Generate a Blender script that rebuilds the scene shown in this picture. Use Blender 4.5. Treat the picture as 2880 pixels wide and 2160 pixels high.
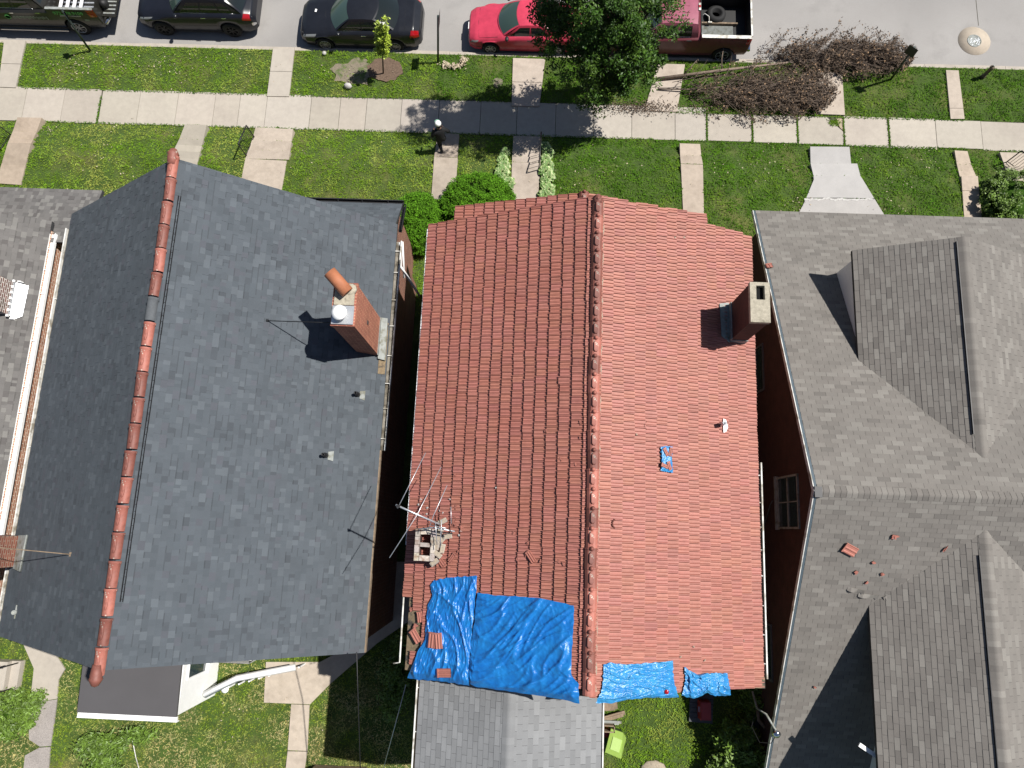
import bpy, math, random
import numpy as np
from mathutils import Vector, Matrix, noise
random.seed(7); rng = np.random.default_rng(7)
scene = bpy.context.scene
for o in list(bpy.data.objects): bpy.data.objects.remove(o)

# ------------------------------------------------------------------ camera
CAM_H = 24.6; FPX = 2000.0
_t, _r, _p = [math.radians(a) for a in (11.491, -4.268, 6.521)]
_f = Vector((0, math.sin(_t), -math.cos(_t))); _u = Vector((0, math.cos(_t), math.sin(_t))); _x = Vector((1, 0, 0))
Rv = math.cos(_r)*_x + math.sin(_r)*_u; Uv = -math.sin(_r)*_x + math.cos(_r)*_u
_M = Matrix(((math.cos(_p), -math.sin(_p), 0), (math.sin(_p), math.cos(_p), 0), (0, 0, 1)))
Rv, Uv, Fv = _M @ Rv, _M @ Uv, _M @ _f
CP = Vector((0, 0, CAM_H))
cd = bpy.data.cameras.new('camera'); cam = bpy.data.objects.new('camera', cd); scene.collection.objects.link(cam)
cd.sensor_fit = 'HORIZONTAL'; cd.sensor_width = 36; cd.lens = 36*FPX/2880; cd.clip_start = .1; cd.clip_end = 2000
m = Matrix.Identity(4)
for i in range(3):
    m[i][0] = Rv[i]; m[i][1] = Uv[i]; m[i][2] = -Fv[i]; m[i][3] = CP[i]
cam.matrix_world = m; scene.camera = cam

# ------------------------------------------------------------------ sky and sun
SUN_EL, SUN_AZ = math.radians(58), math.radians(19)      # azimuth from +X towards +Y
sdir = Vector((math.cos(SUN_EL)*math.cos(SUN_AZ), math.cos(SUN_EL)*math.sin(SUN_AZ), math.sin(SUN_EL)))
w = bpy.data.worlds.new('World'); scene.world = w; w.use_nodes = True
nt = w.node_tree; bg = nt.nodes['Background']
sky = nt.nodes.new('ShaderNodeTexSky'); sky.sky_type = 'NISHITA'; sky.sun_disc = False
sky.sun_elevation = SUN_EL; sky.sun_rotation = math.pi/2 - SUN_AZ; sky.air_density = 1.0; sky.dust_density = .6
nt.links.new(sky.outputs[0], bg.inputs[0]); bg.inputs[1].default_value = .05
sl = bpy.data.lights.new('sun', 'SUN'); sl.energy = 4.6; sl.angle = math.radians(.55); sl.color = (1, .965, .91)
so = bpy.data.objects.new('sun', sl); scene.collection.objects.link(so)
so.rotation_euler = (-sdir).to_track_quat('-Z', 'Y').to_euler(); so.location = (20, 8, 40)
vs = scene.view_settings; vs.view_transform = 'Standard'; vs.look = 'None'; vs.gamma = 1; vs.exposure = .5; vs.use_curve_mapping = False
scene.render.engine = 'CYCLES'

# ------------------------------------------------------------------ measuring helpers (photo pixel -> real point at a known height or plane)
def at(px, py, z):
    d = Rv*((px-1440)/FPX) + Uv*((1080-py)/FPX) + Fv
    return CP + d*((z-CAM_H)/d.z)
def on(px, py, n, k):
    d = Rv*((px-1440)/FPX) + Uv*((1080-py)/FPX) + Fv
    n = Vector(n); return CP + d*((k-n.dot(CP))/n.dot(d))
def gz(x, y):                                             # height of the terrain
    if y > 14.48: return .2
    g0 = .95 if x < 6.9 else (.6 if x > 8.9 else .95-.35*(x-6.9)/2)
    if y > 12.7: return .2 + (g0-.2)*(14.48-y)/1.78
    return g0
def gat(px, py, dz=0):
    z = .6
    for _ in range(25):
        p = at(px, py, z); z = .5*z + .5*(gz(p.x, p.y)+dz)
    return at(px, py, z)
def crop(ox, oy, pts): return [(ox+a/2.304, oy+b/2.304) for a, b in pts]

# ------------------------------------------------------------------ materials
ALB = .73                                                 # keeps base colours at real-world values for this exposure
def mk(name): 
    m = bpy.data.materials.new(name); m.use_nodes = True; return m, m.node_tree, m.node_tree.nodes['Principled BSDF']
def N(nt, t, **kw):
    n = nt.nodes.new(t)
    for k, v in kw.items():
        if k in n.inputs: n.inputs[k].default_value = v
        else: setattr(n, k, v)
    return n
def noise_n(nt, co, scale, detail=4, rough=.6, dist=0):
    n = N(nt, 'ShaderNodeTexNoise'); n.inputs['Scale'].default_value = scale; n.inputs['Detail'].default_value = detail
    n.inputs['Roughness'].default_value = rough; n.inputs['Distortion'].default_value = dist
    nt.links.new(co, n.inputs['Vector']); return n.outputs[0]
def mixc(nt, fac, a, b, mode='MIX'):
    n = N(nt, 'ShaderNodeMix', data_type='RGBA', blend_type=mode)
    for s, v in ((0, fac), (6, a), (7, b)):
        if hasattr(v, 'is_linked') or isinstance(v, bpy.types.NodeSocket): nt.links.new(v, n.inputs[s])
        else: n.inputs[s].default_value = (*v, 1) if isinstance(v, tuple) and len(v) == 3 else v
    return n.outputs[2]
def ramp(nt, f, lo, hi, vlo=0, vhi=1):
    n = N(nt, 'ShaderNodeMapRange'); nt.links.new(f, n.inputs[0])
    for i, v in zip((1, 2, 3, 4), (lo, hi, vlo, vhi)): n.inputs[i].default_value = v
    return n.outputs[0]
def bumpn(nt, b, h, strength, dist=.02):
    n = N(nt, 'ShaderNodeBump'); n.inputs['Strength'].default_value = strength; n.inputs['Distance'].default_value = dist
    nt.links.new(h, n.inputs['Height']); nt.links.new(n.outputs[0], b.inputs['Normal'])
def mat(name, col, rough=.8, col2=None, c2=(.5, .7), c2s=1.5, var=.25, vs=8, fine=0, fs=120, bump=0, bs=60, bd=.01, metal=0, tint=False, spec=None, spots=None, coat=0, trans=0):
    """base colour + slow mottling + an optional second colour in patches + fine grain; tint = per-piece colour variation stored on the mesh"""
    m, nt, b = mk(name)
    alb = lambda q: tuple(k*ALB for k in q)
    if max(col) < .68 and not metal: col = alb(col)
    if col2 and max(col2) < .68: col2 = alb(col2)
    co = N(nt, 'ShaderNodeTexCoord').outputs['Object']
    c = col
    if col2: c = mixc(nt, ramp(nt, noise_n(nt, co, c2s, 5), c2[0], c2[1]), col, col2)
    if var: c = mixc(nt, 1.0, c, ramp2(nt, noise_n(nt, co, vs, 6, .65), 1-var, 1+var), 'MULTIPLY')
    if fine: c = mixc(nt, 1.0, c, ramp2(nt, noise_n(nt, co, fs, 3, .8), 1-fine, 1+fine), 'MULTIPLY')
    if spots: c = mixc(nt, ramp(nt, noise_n(nt, co, spots[1], 2), spots[2], spots[2]+.04), c, spots[0])
    if tint:
        a = N(nt, 'ShaderNodeAttribute', attribute_name='Col'); c = mixc(nt, 1.0, c, a.outputs[0], 'MULTIPLY')
    if isinstance(c, tuple): b.inputs['Base Color'].default_value = (*c, 1)
    else: nt.links.new(c, b.inputs['Base Color'])
    b.inputs['Roughness'].default_value = rough; b.inputs['Metallic'].default_value = metal
    if spec is not None: b.inputs['Specular IOR Level'].default_value = spec
    if coat: b.inputs['Coat Weight'].default_value = coat; b.inputs['Coat Roughness'].default_value = .05
    if bump: bumpn(nt, b, noise_n(nt, co, bs, 5, .7), bump, bd)
    return m
def ramp2(nt, f, lo, hi):
    v = ramp(nt, f, .28, .72, lo, hi)
    n = N(nt, 'ShaderNodeCombineColor')
    for i in range(3): nt.links.new(v, n.inputs[i])
    return n.outputs[0]
def brick_mat(name, c1, c2, mortar, var=.3, off=0, ms=.012):
    m, nt, b = mk(name); c1, c2, mortar = [tuple(k*ALB for k in q) for q in (c1, c2, mortar)]
    uv = N(nt, 'ShaderNodeTexCoord').outputs['UV']
    br = N(nt, 'ShaderNodeTexBrick'); nt.links.new(uv, br.inputs['Vector'])
    br.inputs['Scale'].default_value = 1; br.inputs['Brick Width'].default_value = .215; br.inputs['Row Height'].default_value = .075
    br.inputs['Mortar Size'].default_value = ms; br.inputs['Bias'].default_value = 0
    br.inputs['Color1'].default_value = (*c1, 1); br.inputs['Color2'].default_value = (*c2, 1); br.inputs['Mortar'].default_value = (*mortar, 1)
    co = N(nt, 'ShaderNodeTexCoord').outputs['Object']
    c = mixc(nt, 1.0, br.outputs[0], ramp2(nt, noise_n(nt, co, 3, 6, .7), 1-var, 1+var), 'MULTIPLY')
    c = mixc(nt, 1.0, c, ramp2(nt, noise_n(nt, co, 60, 3, .7), .8, 1.2), 'MULTIPLY')
    nt.links.new(c, b.inputs['Base Color']); b.inputs['Roughness'].default_value = .85
    bumpn(nt, b, br.outputs[1], -.6, .01)
    return m
def glass_mat(name, col, rough=.08):
    m, nt, b = mk(name); b.inputs['Base Color'].default_value = (*col, 1); b.inputs['Roughness'].default_value = rough
    b.inputs['Specular IOR Level'].default_value = .6; return m

# ------------------------------------------------------------------ mesh builder
WL = {}
def link(o):
    scene.collection.objects.link(o); return o
class MB:
    def __init__(s): s.v = []; s.f = []; s.mi = []; s.c = []; s.sm = []
    def face(s, pts, mi=0, c=(1, 1, 1), sm=False):
        i = len(s.v); s.v += [tuple(p) for p in pts]; s.f.append(tuple(range(i, i+len(pts)))); s.mi.append(mi); s.c.append(c); s.sm.append(sm)
    def grid(s, rows, mi=0, c=(1, 1, 1), sm=True, closed=False, cap=False):
        i = len(s.v); nr, nc = len(rows), len(rows[0])
        for r in rows: s.v += [tuple(p) for p in r]
        for a in range(nr-1):
            for b in range(nc if closed else nc-1):
                b2 = (b+1) % nc
                s.f.append((i+a*nc+b, i+a*nc+b2, i+(a+1)*nc+b2, i+(a+1)*nc+b)); s.mi.append(mi); s.c.append(c); s.sm.append(sm)
        if cap:
            for a, rev in ((0, True), (nr-1, False)):
                l = [i+a*nc+b for b in range(nc)]
                s.f.append(tuple(l[::-1] if rev else l)); s.mi.append(mi); s.c.append(c); s.sm.append(False)
    def box(s, x0, x1, y0, y1, z0, z1, mi=0, c=(1, 1, 1), M=None):
        P = [Vector((x, y, z)) for x in (x0, x1) for y in (y0, y1) for z in (z0, z1)]
        if M is not None: P = [M @ p for p in P]
        i = len(s.v); s.v += [tuple(p) for p in P]
        for q in ((0, 1, 3, 2), (4, 6, 7, 5), (0, 4, 5, 1), (2, 3, 7, 6), (0, 2, 6, 4), (1, 5, 7, 3)):
            s.f.append(tuple(i+k for k in q)); s.mi.append(mi); s.c.append(c); s.sm.append(False)
    def prism(s, poly, z0, z1, mi=0, c=(1, 1, 1)):
        """poly: xy or xyz points (then z0/z1 are offsets), counter-clockwise seen from above"""
        a = sum(poly[i-1][0]*poly[i][1]-poly[i][0]*poly[i-1][1] for i in range(len(poly)))
        if a < 0: poly = poly[::-1]
        zz = [(p[2] if len(p) > 2 else 0) for p in poly]
        B = [(p[0], p[1], z+z0) for p, z in zip(poly, zz)]; T = [(p[0], p[1], z+z1) for p, z in zip(poly, zz)]
        n = len(poly); i = len(s.v); s.v += B+T
        fs = [tuple(range(i+n, i+2*n)), tuple(range(i+n-1, i-1, -1))] + [(i+k, i+(k+1) % n, i+n+(k+1) % n, i+n+k) for k in range(n)]
        for q in fs: s.f.append(q); s.mi.append(mi); s.c.append(c); s.sm.append(False)
    def tube(s, path, r, n=6, mi=0, c=(1, 1, 1), cap=True):
        path = [Vector(p) for p in path]; rr = r if isinstance(r, (list, tuple)) else [r]*len(path)
        rows = []
        for k, p in enumerate(path):
            d = (path[min(k+1, len(path)-1)]-path[max(k-1, 0)]).normalized()
            a = d.cross(Vector((0, 0, 1)));
            if a.length < .05: a = d.cross(Vector((1, 0, 0)))
            a.normalize(); b = d.cross(a)
            rows.append([p+(a*math.cos(2*math.pi*j/n)+b*math.sin(2*math.pi*j/n))*rr[k] for j in range(n)])
        s.grid(rows, mi, c, True, True, cap)
    def lathe(s, prof, M=None, n=16, mi=0, c=(1, 1, 1)):
        """prof: (radius, z) list about the local z axis"""
        rows = []
        for r, z in prof:
            rw = [Vector((r*math.cos(2*math.pi*j/n), r*math.sin(2*math.pi*j/n), z)) for j in range(n)]
            rows.append([M @ p for p in rw] if M is not None else rw)
        s.grid(rows, mi, c, True, True, True)
    def build(s, name, mats, parent=None, origin=None):
        me = bpy.data.meshes.new(name); V = np.array(s.v, dtype=np.float32).reshape(-1, 3)
        if parent is not None: off = WL.get(parent.name, Vector((0, 0, 0)))
        elif origin is not None: off = Vector(origin)
        else:
            lo, hi = V.min(0), V.max(0); off = Vector(((lo[0]+hi[0])/2, (lo[1]+hi[1])/2, lo[2]))
        me.from_pydata((V-np.array(off, dtype=np.float32)).tolist(), [], s.f)
        if not isinstance(mats, (list, tuple)): mats = [mats]
        for q in mats: me.materials.append(q)
        nl = len(me.loops); tot = np.array([len(f) for f in s.f])
        me.polygons.foreach_set('material_index', np.array(s.mi, dtype=np.int32))
        me.polygons.foreach_set('use_smooth', np.array(s.sm, dtype=bool))
        col = np.ones((nl, 4), dtype=np.float32); col[:, :3] = np.repeat(np.array(s.c, dtype=np.float32), tot, axis=0)
        at_ = me.color_attributes.new('Col', 'FLOAT_COLOR', 'CORNER'); at_.data.foreach_set('color', col.ravel())
        # box-projected UVs in metres
        uvl = me.uv_layers.new(name='UVMap'); nrm = np.zeros(len(s.f)*3, dtype=np.float32); me.polygons.foreach_get('normal', nrm)
        nrm = np.abs(np.repeat(nrm.reshape(-1, 3), tot, axis=0)); vi = np.zeros(nl, dtype=np.int32); me.loops.foreach_get('vertex_index', vi)
        W = V[vi]; ax = nrm.argmax(1)
        u = np.where(ax == 0, W[:, 1], W[:, 0]); v = np.where(ax == 2, W[:, 1], W[:, 2])
        uvl.data.foreach_set('uv', np.stack([u, v], 1).astype(np.float32).ravel())
        o = link(bpy.data.objects.new(name, me))
        if parent is not None: o.parent = parent; WL[o.name] = off
        else: o.location = off; WL[o.name] = Vector(off)
        return o
def tag(o, label=None, cat=None, group=None, kind=None):
    if label: o['label'] = label
    if cat: o['category'] = cat
    if group: o['group'] = group
    if kind: o['kind'] = kind
    return o
def empty(name, loc, label, cat, group=None):
    o = link(bpy.data.objects.new(name, None)); o.location = loc; o.empty_display_size = .2; WL[o.name] = Vector(loc)
    return tag(o, label, cat, group)
def copy_tree(o, parent=None, loc=None, rot=None):
    c = o.copy(); link(c); c.parent = parent
    for ch in [x for x in o.children]: copy_tree(ch, c)
    if loc is not None: c.location = loc
    if rot is not None: c.rotation_euler = rot
    return c
def cards(name, P, S, mats, parent=None, asp=.5, up=.6, tint=.3, hue=None, origin=None, lean=None):
    """many small leaf or blade quads at P (n,3) with length S; up = how much they face the sky"""
    n = len(P); S = np.broadcast_to(S, (n,))
    nr = rng.normal(size=(n, 3)); nr[:, 2] = np.abs(nr[:, 2])+up; nr /= np.linalg.norm(nr, axis=1)[:, None]
    a = rng.normal(size=(n, 3)) if lean is None else lean
    a = a - nr*(a*nr).sum(1)[:, None]; a /= np.linalg.norm(a, axis=1)[:, None]+1e-9; b = np.cross(nr, a)
    L = (S*.5)[:, None]; Wd = L*asp
    V = np.stack([P-a*L, P+b*Wd-a*L*.1, P+a*L, P-b*Wd-a*L*.1], 1).reshape(-1, 3)
    off = WL.get(parent.name, Vector((0, 0, 0))) if parent is not None else (Vector(origin) if origin is not None else Vector((float(P[:, 0].mean()), float(P[:, 1].mean()), float(P[:, 2].min()))))
    V = V-np.array(off)
    me = bpy.data.meshes.new(name); me.vertices.add(4*n); me.vertices.foreach_set('co', V.astype(np.float32).ravel())
    me.loops.add(4*n); me.loops.foreach_set('vertex_index', np.arange(4*n, dtype=np.int32))
    me.polygons.add(n); me.polygons.foreach_set('loop_start', np.arange(0, 4*n, 4, dtype=np.int32)); me.polygons.foreach_set('loop_total', np.full(n, 4, dtype=np.int32))
    me.update(calc_edges=True)
    if not isinstance(mats, (list, tuple)): mats = [mats]
    for q in mats: me.materials.append(q)
    t = 1+tint*(rng.random(n)*2-1); col = np.ones((n, 4), dtype=np.float32); col[:, :3] = t[:, None]
    if hue is not None: col[:, :3] *= hue
    at_ = me.color_attributes.new('Col', 'FLOAT_COLOR', 'CORNER'); at_.data.foreach_set('color', np.repeat(col, 4, axis=0).ravel())
    o = link(bpy.data.objects.new(name, me))
    if parent is not None: o.parent = parent
    else: o.location = off
    WL[o.name] = off
    return o
def inpoly(x, y, poly):
    r = np.zeros(len(x), bool); n = len(poly)
    for i in range(n):
        x1, y1 = poly[i][:2]; x2, y2 = poly[i-1][:2]
        c = ((y1 > y) != (y2 > y)) & (x < (x2-x1)*(y-y1)/((y2-y1) or 1e-9)+x1); r ^= c
    return r
def clip2(poly, cv):
    """clip polygon (list of (s,t)) by convex polygon cv (ccw)"""
    for i in range(len(cv)):
        a, b = cv[i-1], cv[i]; out = []
        if not poly: return []
        def sd(p): return (b[0]-a[0])*(p[1]-a[1])-(b[1]-a[1])*(p[0]-a[0])
        for k in range(len(poly)):
            p, q = poly[k-1], poly[k]; dp, dq = sd(p), sd(q)
            if dp >= -1e-9: out.append(p)
            if (dp > 1e-9 and dq < -1e-9) or (dp < -1e-9 and dq > 1e-9):
                t = dp/(dp-dq); out.append((p[0]+(q[0]-p[0])*t, p[1]+(q[1]-p[1])*t))
        poly = out
    return poly
def plane_frame(O, s, t):
    s = Vector(s).normalized(); t = Vector(t); t = (t-s*t.dot(s)).normalized(); n = s.cross(t)
    return Vector(O), s, t, n
def shingle_field(mb, fr, poly, course, style, pal, h=.008, gap=.006, mi=0):
    """poly convex ccw in (s,t). style 'dim' = random laminated tabs, 'three' = regular three-tab"""
    O, s, t, n = fr
    if n.z < 0: raise ValueError('frame flipped')
    cv = poly; smin = min(p[0] for p in cv); smax = max(p[0] for p in cv); tmin = min(p[1] for p in cv); tmax = max(p[1] for p in cv)
    k = 0; tt = tmin
    while tt < tmax:
        x = smin - (random.random()*.3 if style == 'dim' else (.1525 if k % 2 else 0)+random.uniform(0, .02))
        while x < smax:
            if style == 'dim':
                wd = random.choice((.08, .1, .13, .15, .18, .2)); lift = random.choice((0, 0, .006)); c = random.choice(pal); g = 0
            else:
                wd = .305; lift = random.uniform(-.0015, .002); c = random.choice(pal); g = gap
            f = random.uniform(.94, 1.06); c = tuple(q*f for q in c)
            dj = random.uniform(-.003, .003)
            q = clip2([(x, tt+dj), (x+wd-g, tt+dj), (x+wd-g, tt+course+.004), (x, tt+course+.004)], cv)
            if len(q) >= 3:
                P3 = []
                for a, b in q:
                    fr_ = max(0, min(1, (b-tt)/course)); P3.append(O+s*a+t*b+n*(h+lift-(h-.001)*fr_))
                mb.face(P3, mi, c)
                if style == 'dim' and lift == 0 and random.random() < .5:      # printed shadow band at the head of the lower tabs
                    y1_ = tt+course; q4 = clip2([(x, y1_-.026), (x+wd, y1_-.026), (x+wd, y1_-.002), (x, y1_-.002)], cv)
                    if len(q4) > 2: mb.face([O+s*a+t*b_+n*(.0035+(h-.001)*(y1_-b_)/course) for a, b_ in q4], mi, tuple(q_*.74 for q_ in c))
                for i2 in range(len(q)):
                    a, b = q[i2-1], q[i2]
                    if abs(a[1]-(tt+dj)) < 1e-5 and abs(b[1]-(tt+dj)) < 1e-5:
                        A, B = P3[i2-1], P3[i2]; mb.face([A-n*(h+lift), B-n*(h+lift), B, A], mi, c)
                if lift > .003 and len(q) == 4 and style == 'dim':
                    for i2 in (0, 2): A, B = P3[i2-1], P3[i2]; mb.face([A, B, B-n*lift, A-n*lift], mi, c)
            x += wd
        tt += course; k += 1
def deck(mb, fr, poly, th=.12, mi=0, lift=-.004):
    O, s, t, n = fr
    T = [O+s*a+t*b+n*lift for a, b in poly]; B = [p-Vector((0, 0, th)) for p in T]
    mb.face(T, mi); mb.face(B[::-1], mi)
    for i in range(len(T)): mb.face([T[i-1], B[i-1], B[i], T[i]], mi)
# ------------------------------------------------------------------ the materials
M = {}
M['street'] = mat('street_concrete', (.40, .38, .36), .9, col2=(.33, .315, .30), c2=(.46, .66), c2s=.45, var=.16, vs=.9, fine=.2, fs=40, bump=.3, bs=90)
M['walk'] = mat('pavement_concrete', (.55, .495, .425), .9, col2=(.50, .445, .385), c2=(.45, .7), c2s=.8, var=.08, vs=5, fine=.06, fs=60, tint=True, bump=.2, bs=80)
M['walk_tan'] = mat('tan_concrete', (.56, .475, .375), .9, col2=(.45, .375, .29), c2=(.5, .75), c2s=1.6, var=.12, vs=6, fine=.08, fs=60, tint=True, bump=.2)
M['drive'] = mat('pale_concrete', (.53, .51, .49), .9, var=.08, vs=2, fine=.12, fs=50, tint=True, bump=.2)
M['pebble'] = mat('pebble_concrete', (.40, .36, .33), .9, var=.12, vs=2, fine=.42, fs=48, bump=.5, bs=50)
M['kerb'] = mat('kerb_concrete', (.52, .46, .39), .9, var=.15, vs=3, fine=.12)
M['lawn'] = mat('lawn_soil', (.065, .115, .015), 1, col2=(.14, .15, .04), c2=(.5, .68), c2s=.7, var=.35, vs=3, fine=.5, fs=30, bump=.6, bs=40, bd=.03)
M['joint'] = mat('joint_dirt', (.09, .085, .06), 1, var=.3)
M['mulch'] = mat('mulch', (.17, .115, .08), 1, var=.4, vs=20, fine=.5, fs=60, bump=.8, bs=60)
M['soil'] = mat('bare_soil', (.26, .22, .16), 1, col2=(.1, .15, .04), c2=(.5, .65), c2s=4, var=.3, vs=15, fine=.3)
M['slate'] = mat('slate_shingle', (.685, .685, .685), .88, tint=True, var=.1, vs=1.2, fine=.16, fs=130, bump=.3, bs=200)
M['white'] = mat('white_paint', (.84, .84, .83), .55, var=.05, vs=3)
M['dirty_white'] = mat('weathered_white_metal', (.69, .68, .64), .6, col2=(.42, .38, .3), c2=(.48, .62), c2s=3, var=.12)
M['rust_gutter'] = mat('gutter_floor', (.30, .27, .22), .9, col2=(.12, .10, .07), c2=(.45, .6), c2s=3, var=.3)
M['brick'] = brick_mat('orange_brick', (.50, .22, .13), (.38, .15, .09), (.80, .66, .52))
M['brick_red'] = brick_mat('red_brick', (.33, .105, .065), (.22, .06, .04), (.38, .27, .2))
M['brick_dark'] = brick_mat('shade_dark_brick', (.10, .032, .024), (.065, .02, .017), (.07, .042, .032))  # brick colour lowered to deepen the shade on the gap wall
M['brick_spot'] = brick_mat('chimney_brick', (.46, .155, .105), (.36, .11, .075), (.62, .34, .2), ms=.009)
M['brick_white_joint'] = brick_mat('white_mortar_brick', (.26, .09, .07), (.15, .09, .07), (.78, .74, .68), ms=.014)
M['tile'] = mat('clay_tile', (.50, .198, .150), .6, col2=(.455, .168, .126), c2=(.45, .75), c2s=1.3, tint=True, var=.12, vs=9, fine=.08, fs=90, bump=.15, bs=50, spec=.4)
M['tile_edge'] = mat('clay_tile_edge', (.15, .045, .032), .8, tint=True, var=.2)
M['ridge_clay'] = mat('ridge_clay', (.44, .15, .11), .6, col2=(.33, .115, .085), c2=(.45, .6), c2s=3, var=.22, vs=7, fine=.1, bump=.25, bs=25, tint=True, spots=((.42, .34, .28), 9, .66))
_nt = M['ridge_clay'].node_tree; _b = _nt.nodes['Principled BSDF']; _s = _b.inputs['Base Color'].links[0].from_socket
_nt.links.new(mixc(_nt, 1.0, _s, ramp2(_nt, N(_nt, 'ShaderNodeObjectInfo').outputs['Random'], .62, 1.22), 'MULTIPLY'), _b.inputs['Base Color'])   # every ridge tile fired a little differently
M['mortar'] = mat('mortar', (.45, .38, .29), .95, var=.3, vs=20, bump=.5)
M['felt'] = mat('roof_felt', (.045, .045, .048), .9, var=.2)
M['cap_grey'] = mat('bitumen_cap', (.13, .14, .15), .9, var=.2, fine=.1)
M['wood_deck'] = mat('old_board', (.27, .20, .12), .9, col2=(.08, .07, .06), c2=(.5, .62), c2s=5, var=.3, vs=14, fine=.2)
M['tarp'] = mat('blue_tarp', (.012, .205, .66), .33, col2=(.016, .24, .67), c2=(.4, .6), c2s=3, var=.12, vs=6, spec=.7, bump=.35, bs=30, bd=.02)
M['tarp_light'] = mat('light_blue_tarp', (.045, .33, .67), .3, col2=(.03, .27, .65), c2=(.4, .6), c2s=4, var=.15, vs=7, spec=.8, bump=.5, bs=26, bd=.02)
M['membrane'] = mat('flat_roof_membrane', (.105, .10, .105), .8, var=.06, vs=1, fine=.06, fs=100)
M['galv'] = mat('galvanised_metal', (.62, .64, .66), .38, metal=.7, var=.12, vs=12)
M['lead'] = mat('grey_flashing', (.36, .38, .36), .7, col2=(.22, .22, .17), c2=(.5, .65), c2s=6, var=.2)
M['drip'] = mat('slate_blue_metal', (.10, .13, .15), .5, metal=.3, var=.15)
M['cement'] = mat('chimney_cement', (.50, .45, .35), .95, col2=(.30, .27, .2), c2=(.52, .7), c2s=5, var=.25, vs=15, fine=.2, bump=.4)
M['black'] = mat('black_void', (.006, .006, .006), 1, var=0)
M['black_metal'] = mat('black_iron', (.02, .02, .022), .5, metal=.3, var=.1)
M['steel_post'] = mat('dark_green_steel', (.05, .065, .06), .5, metal=.5, var=.15)
M['glass'] = glass_mat('window_glass', (.03, .045, .055))
M['wood'] = mat('weathered_timber', (.34, .25, .17), .9, col2=(.2, .15, .1), c2=(.45, .65), c2s=5, var=.25, vs=12)
M['grey_wood'] = mat('grey_timber', (.12, .125, .13), .9, var=.25, vs=10)
M['bark'] = mat('bark', (.14, .11, .09), .95, var=.35, vs=15, bump=.6)
M['twig'] = mat('dry_twig', (.20, .15, .115), .95, tint=True, var=.3)
M['dead_leaf'] = mat('dead_leaf', (.135, .09, .058), .8, tint=True, var=.35, vs=5)
M['leaf'] = mat('tree_leaf', (.045, .108, .011), .5, tint=True, col2=(.098, .185, .019), c2=(.5, .62), c2s=1.4, var=.2, vs=4, spec=.3)
M['hedge'] = mat('yew_leaf', (.10, .255, .012), .85, spec=.15, tint=True, var=.3, vs=6)
M['shrub'] = mat('shrub_leaf', (.145, .245, .03), .55, tint=True, var=.3, vs=5)
M['lime_leaf'] = mat('lime_leaf', (.40, .52, .045), .55, tint=True, var=.2)
M['hosta'] = mat('hosta_leaf', (.50, .56, .27), .6, tint=True, col2=(.13, .27, .05), c2=(.40, .52), c2s=12, var=.15)
M['blade'] = mat('grass_blade', (.18, .315, .02), .9, spec=.12, tint=True, col2=(.38, .43, .09), c2=(.47, .66), c2s=.55, var=.34, vs=2.4)
M['blade_deep'] = mat('deep_grass_blade', (.085, .195, .010), .9, spec=.12, tint=True, col2=(.16, .265, .022), c2=(.5, .68), c2s=.6, var=.34, vs=2.4)
M['blade_pale'] = mat('pale_grass_blade', (.24, .34, .03), .9, spec=.12, tint=True, col2=(.52, .46, .19), c2=(.42, .58), c2s=.8, var=.3, vs=2.5)
M['litter'] = mat('leaf_litter', (.60, .50, .36), .9, tint=True, var=.3)
M['rock'] = mat('white_rock', (.62, .60, .57), .9, var=.25, vs=15, bump=.5)

# ------------------------------------------------------------------ terrain, street, kerb, pavement
YK = 17.86                                                # kerb line
b = MB(); xs = [-300, -60]+list(np.arange(-24, 24.01, 1.0))+[60, 300]; ys = [-300, -60, -20, -12, -6, 0, 6, 12, 12.7, 13.3, 13.9, 14.48, 15.0, 15.9, YK]
b.grid([[(x, y, gz(x, y)-.03) for x in xs] for y in ys], sm=False)
b.face([(-300, YK, -.02), (300, YK, -.02), (300, YK, .17), (-300, YK, .17)])
tag(b.build('lawn', M['lawn'], origin=(0, 0, 0)), kind='structure')
b = MB(); b.face([(-300, YK-.02, 0), (300, YK-.02, 0), (300, 27.5, 0), (-300, 27.5, 0)])
tag(b.build('street', M['street'], origin=(0, 0, 0)), kind='structure')
b = MB(); b.face([(-300, 27.5, .15), (300, 27.5, .15), (300, 300, .15), (-300, 300, .15)]); b.face([(-300, 27.5, 0), (300, 27.5, 0), (300, 27.5, .15), (-300, 27.5, .15)])
tag(b.build('far_verge', M['lawn'], origin=(0, 0, 0)), kind='structure')
b = MB(); x = -40
while x < 40:
    b.box(x, x+3.03, YK, YK+.17+random.uniform(-.01, .01), -.05, .125+random.uniform(-.008, .008)); x += 3.04
tag(b.build('kerb', M['kerb'], origin=(0, 0, 0)), kind='structure')
# thin expansion joint of the street near the manhole
b = MB(); a1 = at(2750, 0, 0); a2 = at(2752, 72, 0); b.box(a2.x-.01, a2.x+.01, a2.y, 27, -.01, .004)
tag(b.build('street_joint', M['joint'], origin=(0, 0, 0)), kind='structure')
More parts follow.
